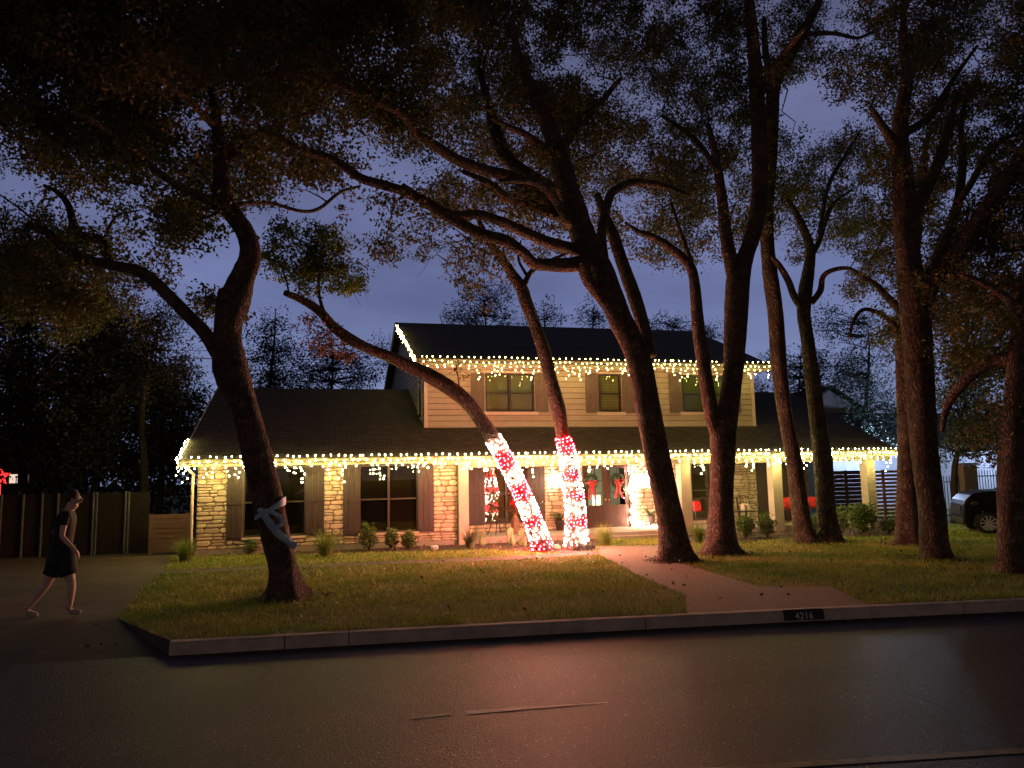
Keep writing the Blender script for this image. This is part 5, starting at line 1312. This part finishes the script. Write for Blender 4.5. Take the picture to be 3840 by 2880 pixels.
# utility wires behind the house
for i, (pa, pb, py0, py1) in enumerate(((300, 1490, 1262, 1262), (300, 1490, 1290, 1296), (1000, 2900, 1330, 1318))):
    a = AY(pa-900, py0-14, 42); c_ = AY(pb+900, py1-14, 42); pts = [a+(c_-a)*q-np.array([0, 0, 1])*1.0*math.sin(math.pi*q) for q in np.linspace(0, 1, 20)]
    o = MB().tube(pts, .012, 4).build('utility_wire', M_METAL, None)
    tag(o, ('upper thin wire crossing the sky left of the upper roof', 'lower thin wire crossing the sky left of the upper roof', 'thin wire crossing the sky just above the right hip')[i], 'wire', 'wires behind the house')

# ------------------------------------------------------------------ BACKGROUND TREES (beyond the house and the left fence)
def bg_tree(name, label, blobs, Y, trunk, m=M_LEAFD, n=110, size=.13, r=.55, seed=0, group='trees beyond the house'):
    """blobs: d-pixel ellipses (cx, cy, rx, ry, clumps)"""
    rg = np.random.default_rng(seed); x0 = AY(trunk[0]*K, trunk[1]*K, Y)
    t = thing(name, label, 'tree', (x0[0], Y, 0), group); top = AY(trunk[2]*K, trunk[3]*K, Y)
    b = MB(); w = .08+.012*top[2]; b.tube([(x0[0]+(top[0]-x0[0])*q+.16*math.sin(q*7+seed)*min(1, q*3), Y, -.1+(top[2]+.1)*q) for q in np.linspace(0, 1, 9)], np.linspace(w, .02, 9), 7)
    cl = []
    for (cx_, cy_, rx_, ry_, k) in blobs:
        for _ in range(k):
            a = rg.random()*6.28; q = math.sqrt(rg.random()); p = AY((cx_+rx_*q*math.cos(a))*K, (cy_+ry_*q*math.sin(a))*K, Y+rg.normal(0, 1.1)); 
            if p[2] > .2: cl.append(p)
    ax = [np.array([x0[0]+(top[0]-x0[0])*q, Y, top[2]*q]) for q in np.linspace(.25, 1, 12)]
    for c in cl:
        d = [np.linalg.norm(a-c)+max(0, a[2]-c[2])*1.5 for a in ax]; a = ax[int(np.argmin(d))]
        b.tube([a, (a+c)/2+rg.normal(0, .15, 3), c], [.035, .022, .008], 4, cap=False)
    b.build('trunk', M_DARKBARK, t)
    V = [leaf_quads(c+rg.normal(0, 1, (6, 3))[rg.integers(0, 6, n)]*r*.6+rg.normal(0, 1, (n, 3))*r*.3, size, rg) for c in cl]
    fast_mesh('crown', np.concatenate(V), 4, m, t)
bg_tree('cedar_tree', 'pointed cedar behind the left roof, right of the crooked oak', [(588, 700, 14, 30, 5), (590, 745, 42, 30, 14), (592, 800, 62, 40, 24), (600, 840, 70, 20, 14)], 38, (592, 1000, 588, 665), seed=1)
bg_tree('cedar_tree', 'loose round tree behind the left roof beside the upper storey', [(700, 740, 38, 40, 12), (720, 790, 70, 40, 26), (790, 770, 40, 40, 12), (680, 830, 90, 18, 16), (800, 820, 36, 22, 8)], 40, (715, 1000, 712, 720), seed=2)
bg_tree('cedar_tree', 'dark crown peeking over the middle of the upper ridge', [(1035, 650, 40, 22, 12), (1060, 690, 90, 18, 24), (1020, 615, 12, 14, 3), (1085, 640, 18, 26, 5), (990, 690, 30, 10, 5)], 44, (1050, 1000, 1045, 620), seed=3)
bg_tree('cedar_tree', 'small dark crown over the ridge left of the largest oak', [(1175, 690, 30, 16, 8), (1190, 672, 14, 10, 3)], 44, (1178, 1000, 1180, 660), seed=4)
bg_tree('cedar_tree', 'small dark crown over the ridge touching the largest oak', [(1285, 690, 30, 16, 9), (1275, 672, 16, 10, 3)], 44, (1290, 1000, 1285, 660), seed=5)
bg_tree('cedar_tree', 'low row of foliage along the right half of the ridge', [(1440, 702, 55, 6, 12), (1530, 722, 22, 14, 7)], 44, (1450, 1000, 1450, 705), seed=6)
bg_tree('dark_tree', 'dark tree behind the right roof between the two slim oaks', [(1720, 800, 60, 55, 34), (1690, 850, 70, 40, 22), (1790, 830, 50, 50, 22)], 36, (1730, 1000, 1725, 750), seed=7)
bg_tree('dark_tree', 'dense bluish tree over the grey gable at the right', [(1860, 800, 50, 60, 26), (1890, 880, 50, 50, 26), (1850, 720, 46, 50, 16), (1925, 930, 30, 45, 20), (1800, 690, 30, 30, 8)], 29, (1880, 1100, 1870, 700), m=mat('blue_green_leaf', (.03, .05, .035), .7, (.05, .075, .05), .8, island=.3), seed=8, r=.5, size=.11)
bg_tree('dark_tree', 'drooping dark tree right of the massive oak, over the parked car', [(2090, 880, 80, 60, 46), (2120, 780, 90, 60, 40), (2080, 950, 60, 34, 30), (2160, 950, 50, 30, 20), (2150, 650, 70, 70, 26)], 20.5, (2060, 1100, 2080, 800), m=mat('blue_green_leaf', (.03, .05, .035), .7, (.05, .075, .05), .8, island=.3), seed=9, r=.42, size=.09)
GLF = 'dark trees beyond the left fence'
bg_tree('dark_tree', 'dark mass of trees filling the far left edge above the fence', [(40, 640, 90, 90, 46), (60, 780, 110, 80, 60), (70, 900, 110, 70, 60), (40, 960, 90, 40, 34), (0, 540, 60, 40, 14)], 27, (60, 1080, 60, 600), seed=10, group=GLF, n=170)
bg_tree('dark_tree', 'dark leafy tree left of centre of the left fence', [(200, 690, 80, 70, 44), (220, 800, 90, 70, 56), (210, 910, 100, 70, 64), (170, 980, 90, 30, 34)], 26, (210, 1080, 205, 650), seed=11, group=GLF, n=170)
bg_tree('dark_tree', 'dark tree rising just left of the house roof, behind the driveway', [(345, 900, 75, 60, 46), (330, 830, 66, 40, 26), (340, 985, 80, 40, 46), (405, 860, 26, 30, 8), (300, 760, 40, 30, 12)], 29, (345, 1080, 335, 800), seed=12, group=GLF, n=160)
bg_tree('bare_tree', 'thin feathery tree left of the crooked oak against the dusk sky', [(330, 720, 50, 28, 16), (385, 800, 30, 22, 12), (370, 690, 30, 16, 9), (290, 700, 44, 20, 14)], 24, (300, 1060, 335, 690), n=110, size=.08, r=.42, seed=13, group=GLF)
#@@SPLIT
# ------------------------------------------------------------------ PERSON walking up the driveway
def skin(name, verts, edges, m, parent=None, sub=2, root=0):
    me = bpy.data.meshes.new(name); me.from_pydata([tuple(v[:3]) for v in verts], edges, []); o = bpy.data.objects.new(name, me); COL.objects.link(o)
    md = o.modifiers.new('skin', 'SKIN'); md.use_smooth_shade = True
    for i, sv in enumerate(me.skin_vertices[0].data):
        rr = verts[i][3]; sv.radius = (rr, verts[i][4] if len(verts[i]) > 4 else rr)
    me.skin_vertices[0].data[root].use_root = True
    sd = o.modifiers.new('sub', 'SUBSURF'); sd.levels = sub; sd.render_levels = sub
    dg = bpy.context.evaluated_depsgraph_get(); m2 = bpy.data.meshes.new_from_object(o.evaluated_get(dg)); bpy.data.objects.remove(o)
    m2.name = name; m2.materials.clear(); m2.materials.append(m); m2.polygons.foreach_set('use_smooth', [True]*len(m2.polygons))
    o = bpy.data.objects.new(name, m2); COL.objects.link(o)
    if parent is not None: fit(o, parent)
    return o
def person():
    Yp = G(250, 2312)[1]
    def J(px, py, dy=0.0): p = AY(px, py, Yp+dy); return p
    t = thing('person', 'person in a dark top and shorts striding to the right across the driveway', 'person', tuple(G(230, 2315)))
    M_SK = mat('skin', (.68, .50, .44), .55, (.60, .44, .38), 6); M_TOP = mat('black_top', (.012, .012, .014), .8, (.02, .02, .022), 20); M_SH = mat('teal_shorts', (.006, .022, .032), .8, (.01, .03, .04), 12); M_SN = mat('pale_trainer', (.5, .46, .44), .6, (.4, .37, .35), 9)
    pel = J(226, 2085); che = J(243, 1975); neck = J(258, 1912); hd = J(272, 1893); hd2 = J(280, 1872); hd3 = J(279, 1852)
    hipF, kneF, ankF = J(246, 2108, -.10), J(270, 2192, -.11), J(260, 2278, -.11); toF = J(300, 2297, -.12); heF = J(254, 2296, -.11)
    hipB, kneB, ankB = J(214, 2108, .10), J(176, 2192, .11), J(112, 2272, .12); toB = J(138, 2308, .12); heB = J(92, 2296, .12)
    shF, elF, wrF = J(246, 1932, -.19), J(232, 2012, -.25), J(276, 2058, -.26)
    shB, elB, wrB = J(246, 1932, .19), J(205, 1995, .25), J(222, 2062, .22)
    V = []; Eg = []
    def add(p, r, r2=None, pr=None):
        V.append((*p, r, r2 if r2 else r)); i = len(V)-1
        if pr is not None: Eg.append((pr, i))
        return i
    a0 = add(pel, .13, .12); a1 = add((pel+che)/2, .12, .10, a0); a2 = add(che, .15, .11, a1); a2b = add(che*.4+neck*.6, .12, .09, a2); a3 = add(neck, .058, .058, a2b); a4 = add(hd, .062, .066, a3); a5 = add(hd2, .082, .092, a4); a6 = add(hd3, .070, .078, a5)
    face = np.array([.985, -.17, -.06]); nose = add(hd2+face*.105+np.array([0, 0, -.012]), .014, .012, a5)
    jaw = add(hd+face*.062+np.array([0, 0, .004]), .03, .034, a4)
    for h, k, a, he, to in ((hipF, kneF, ankF, heF, toF), (hipB, kneB, ankB, heB, toB)):
        i = add(h, .095, .09, a0); i = add((h+k)/2, .078, .074, i); i = add(k, .055, .055, i); i = add(k*.6+a*.4, .056, .052, i); i = add(a, .036, .036, i); j = add(he*.7+a*.3, .034, .034, i); add(to, .028, .034, j)
    for s_, e_, w_ in ((shF, elF, wrF), (shB, elB, wrB)):
        i = add(s_, .056, .056, a2b); i = add((s_+e_)/2, .046, .046, i); i = add(e_, .038, .038, i); i = add(e_*.6+w_*.4, .036, .036, i); i = add(w_, .025, .028, i)
        d = (w_-e_)/np.linalg.norm(w_-e_); sd = np.cross(d, [0, 1, 0]); sd /= np.linalg.norm(sd); lat = np.array([0, 1.0, 0])
        pm = add(w_+d*.055, .022, .036, i)
        for q, L_ in ((-.030, .066), (-.010, .078), (.010, .074), (.029, .058)):
            b0 = w_+d*.085+lat*q; b1 = b0+d*L_*.5-sd*.012; b2 = b1+d*L_*.35-sd*.03
            k_ = add(b0, .0095, .0095, pm); k_ = add(b1, .0088, .0088, k_); add(b2, .008, .008, k_)
        tb = add(w_+d*.045+lat*-.036-sd*.01, .011, .011, pm); add(w_+d*.085+lat*-.055-sd*.03, .0095, .0095, tb)
    skin('body', V, Eg, M_SK, t)
    # clothing follows the body a little outside it
    skin('top', [(*(pel+np.array([0, 0, -.06])), .15, .14), (*((pel+che)/2), .165, .135), (*che, .185, .14), (*(che*.4+neck*.6), .140, .108), (*(neck+np.array([0, 0, -.015])), .074, .074),
                 (*shF, .072, .072), (*((shF*.45+elF*.55)), .062, .062), (*shB, .072, .072), (*((shB*.45+elB*.55)), .062, .062)], [(0, 1), (1, 2), (2, 3), (3, 4), (3, 5), (5, 6), (3, 7), (7, 8)], M_TOP, t)
    b = MB().tube([pel+np.array([0, 0, .12]), pel+np.array([0, 0, .05]), pel+np.array([0, 0, -.06]), (hipF+hipB)/2+np.array([0, 0, -.05])], [.135, .15, .158, .12], 14)
    for h, k in ((hipF, kneF), (hipB, kneB)): b.tube([h*.8+pel*.2+np.array([0, 0, .20]), h*.75+k*.25, h*.42+k*.58], [.122, .122, .112], 14)
    b.build('shorts', M_SH, t, True)
    for he, a, to in ((heF, ankF, toF), (heB, ankB, toB)):
        q = to+(to-he)*.12
        skin('shoe', [(*(he+np.array([0, 0, .012])), .042, .042), (*(he*.55+a*.45), .042, .042), (*((he+to)/2+np.array([0, 0, .008])), .038, .044), (*q, .028, .040)], [(1, 0), (0, 2), (2, 3)], M_SN, t)
    # hair cap, ear, eyes, mouth
    b = MB().ico(tuple(hd3+np.array([-.034, 0, -.026])), .100, (.98, .92, .98), 3)
    b.v = [tuple(np.array(v)+np.array([0, 0, .004*math.sin(v[1]*90)])) for v in b.v]; b.build('hair', mat('dark_hair', (.035, .022, .016), .6, (.06, .04, .03), 30), t, True)
    for sy in (-1, 1):
        MB().ico(tuple(hd2+np.array([-.01, sy*.088, -.008])), .026, (.7, .35, 1), 2).build('ear', M_SK, t, True)
        MB().ico(tuple(hd2+face*.084+np.array([.012, sy*.032, .014])), .011, (.6, 1, .8), 2).build('eye', mat('eye', (.5, .48, .46), .3), t, True)
    MB().ico(tuple(hd2+face*.088+np.array([.004, 0, -.042])), .02, (.35, 1, .3), 2).build('mouth', mat('lips', (.30, .12, .11), .5), t, True)
person()

# ------------------------------------------------------------------ PARKED CAR on the neighbour's drive
def car():
    g = G(3709, 2004); Yc = g[1]; d = np.dot(g-CAMP, FW); u = d/F            # metres per pixel at the near side
    def c2(px, py): p = AY(px, py, Yc); return p[0], p[2]
    wxc, wzc = c2(3709, 1962); R = wzc-.0; x0 = c2(3643, 1950)[0]
    t = thing('parked_car', 'black sport utility car parked nose left behind the far right trunk', 'car', (wxc, Yc, 0))
    L_ = 4.25; wb = 2.5; w = 1.72; xr = wxc+wb; ra = R*1.16
    def arch(cx_): return [(cx_+ra*math.cos(a), wzc+ra*math.sin(a)) for a in np.linspace(math.pi+.35, -.35, 13)]
    M_CP = mat('car_paint', (.004, .005, .007), .4, spec=.2); M_TY = mat('tyre', (.012, .012, .012), .85); M_AL = mat('alloy', (.62, .58, .56), .3, metal=.7)
    bz = .20
    prof = [(x0+.05, bz), *arch(wxc), *arch(xr), (x0+L_-.04, bz+.06), (x0+L_, .55), (x0+L_-.02, .98), (x0+L_-.10, 1.02), (x0+1.15, c2(3743, 1837)[1]), (x0+.55, c2(3700, 1843)[1]), (x0+.22, c2(3670, 1853)[1]), (x0+.05, c2(3650, 1878)[1]), (x0, c2(3644, 1895)[1]), (x0-.02, .45), (x0, .32)]
    b = MB().prism([(x, Yc+.02, z) for x, z in prof], (0, w-.04, 0)); b.build('body', M_CP, t, bevel=.045)
    hz = c2(3743, 1837)[1]
    gh = [(x0+1.05, hz-.03), (x0+1.75, 1.52), (x0+3.4, 1.55), (x0+L_-.18, 1.0)]
    b = MB(); n = 0
    lo = [(x, Yc+.06, z) for x, z in (gh[0], gh[3])]; 
    near = [(gh[0][0], Yc+.05, gh[0][1]), (gh[1][0], Yc+.20, gh[1][1]), (gh[2][0], Yc+.20, gh[2][1]), (gh[3][0], Yc+.05, gh[3][1])]
    far = [(x, 2*Yc+w-y, z) for x, y, z in near]
    b.v = near+far; b.f = [(0, 1, 2, 3), (7, 6, 5, 4), (0, 4, 5, 1), (1, 5, 6, 2), (2, 6, 7, 3), (3, 7, 4, 0)]; b.build('cabin', M_CP, t, bevel=.05)
    def lerp(a, c, q): return tuple(np.array(a)*(1-q)+np.array(c)*q)
    for q0, q1 in ((.12, .42), (.45, .70), (.73, .92)):
        bl_, br_ = lerp(near[0], near[3], q0), lerp(near[0], near[3], q1); tl_, tr_ = lerp(near[1], near[2], max(.02, q0*1.25-.15)), lerp(near[1], near[2], min(.98, q1*1.15-.08))
        k = [np.array(lerp(bl_, tl_, .12)), np.array(lerp(br_, tr_, .12)), np.array(lerp(br_, tr_, .86)), np.array(lerp(bl_, tl_, .86))]
        MB().poly([tuple(p+np.array([0, -.006, 0])) for p in k]).build('side_window', M_SCREEN, t)
    for cx_ in (wxc, xr):
        for side in (0, 1):
            y = Yc+.0 if side == 0 else Yc+w-.2
            b = MB(); n = 28; pr_ = [(R*.70, -.0), (R*.97, 0.0), (R, .03), (R, .17), (R*.97, .2), (R*.70, .2)]
            for (rr, yy) in pr_:
                for j in range(n): a = 2*math.pi*j/n; b.v.append((cx_+rr*math.cos(a), y+yy, wzc+rr*math.sin(a)))
            for i in range(len(pr_)-1):
                for j in range(n): p_ = i*n+j; q_ = i*n+(j+1) % n; b.f.append((p_, q_, q_+n, p_+n))
            wh = b.build('wheel', M_TY, t, True)
            yy = y+.012 if side == 0 else y+.188
            b = MB(); s_ = 1
            for k in range(10):
                a = 2*math.pi*k/10; ca, sa = math.cos(a), math.sin(a); b.obox((cx_+ca*R*.36, yy, wzc+sa*R*.36), (ca*R*.33, 0, sa*R*.33), (0, .012, 0), (-sa*R*.055, 0, ca*R*.055))
            b.tube([(cx_+R*.68*math.cos(2*math.pi*k/24), yy, wzc+R*.68*math.sin(2*math.pi*k/24)) for k in range(25)], R*.045, 6, cap=False)
            b.lathe((0, 0, 0), [(.001, 0), (.001, .001)], 3); b.v[-6:] = [(cx_, yy, wzc)]*6
            b.ico((cx_, yy, wzc), R*.14, (1, .3, 1), 2); b.build('rim', M_AL, wh)
    hx_, hz_ = c2(3668, 1888)
    MB().ico((hx_, Yc+.045, hz_), .13, (1.0, .35, .45), 2).build('headlight', mat('lamp_lens', (.06, .06, .065), .35, spec=.4), t, True)
    mx_, mz_ = c2(3738, 1868)
    m_ = MB().ico((mx_, Yc-.08, mz_+.03), .09, (.8, 1, .75), 2).tube([(mx_, Yc-.05, mz_-.02), (mx_+.05, Yc+.05, mz_-.06)], .02, 6).build('wing_mirror', mat('mirror_shell', (.55, .52, .42), .25, metal=.6), t, True)
    MB().box(x0-.03, x0+.02, Yc+.12, Yc+w-.12, .27, .42).build('bumper', M_TY, t, bevel=.02)
    MB().box(x0-.022, x0-.004, Yc+.35, Yc+w-.35, .50, .72).build('grille', M_METAL, t)
    t.rotation_euler = (0, 0, -math.radians(33))
car()

# far dark growth beyond the left fence and behind the right hand buildings
def far_growth(name, label, x0, x1, y, h, n, seed):
    rg = np.random.default_rng(seed); x = rg.uniform(x0, x1, n); top = h*(.72+.28*np.sin(x*.9+seed)*np.sin(x*.37)+.12*np.sin(x*2.7)); z = top*rg.random(n)**.8
    p = np.stack([x, y+rg.normal(0, .8, n), z], 1)
    o = fast_mesh(name, leaf_quads(p, .30, rg, .6), 4, M_LEAFD); tag(o, label, 'bushes'); o['kind'] = 'stuff'
far_growth('far_bushes', 'continuous dark bushes behind the left fence', -60, -1, 36, 4.4, 26000, 3)
far_growth('far_bushes', 'continuous dark bushes behind the buildings at the right', 16, 70, 42, 5.5, 22000, 4)

for t_ in TR:
    if t_ in (T2, T3, T10): continue
    rg = np.random.default_rng(int(abs(t_.loc[0])*100)); pts = [(t_.loc[0]+(.62+.16*math.sin(k*1.3+t_.loc[1])+rg.uniform(-.06, .06))*math.cos(k*math.pi/12), t_.loc[1]+(.55+.14*math.cos(k*1.7)+rg.uniform(-.06, .06))*math.sin(k*math.pi/12), .016) for k in range(24)]
    struct(MB().poly(pts).build('bare_soil', M_MULCH))
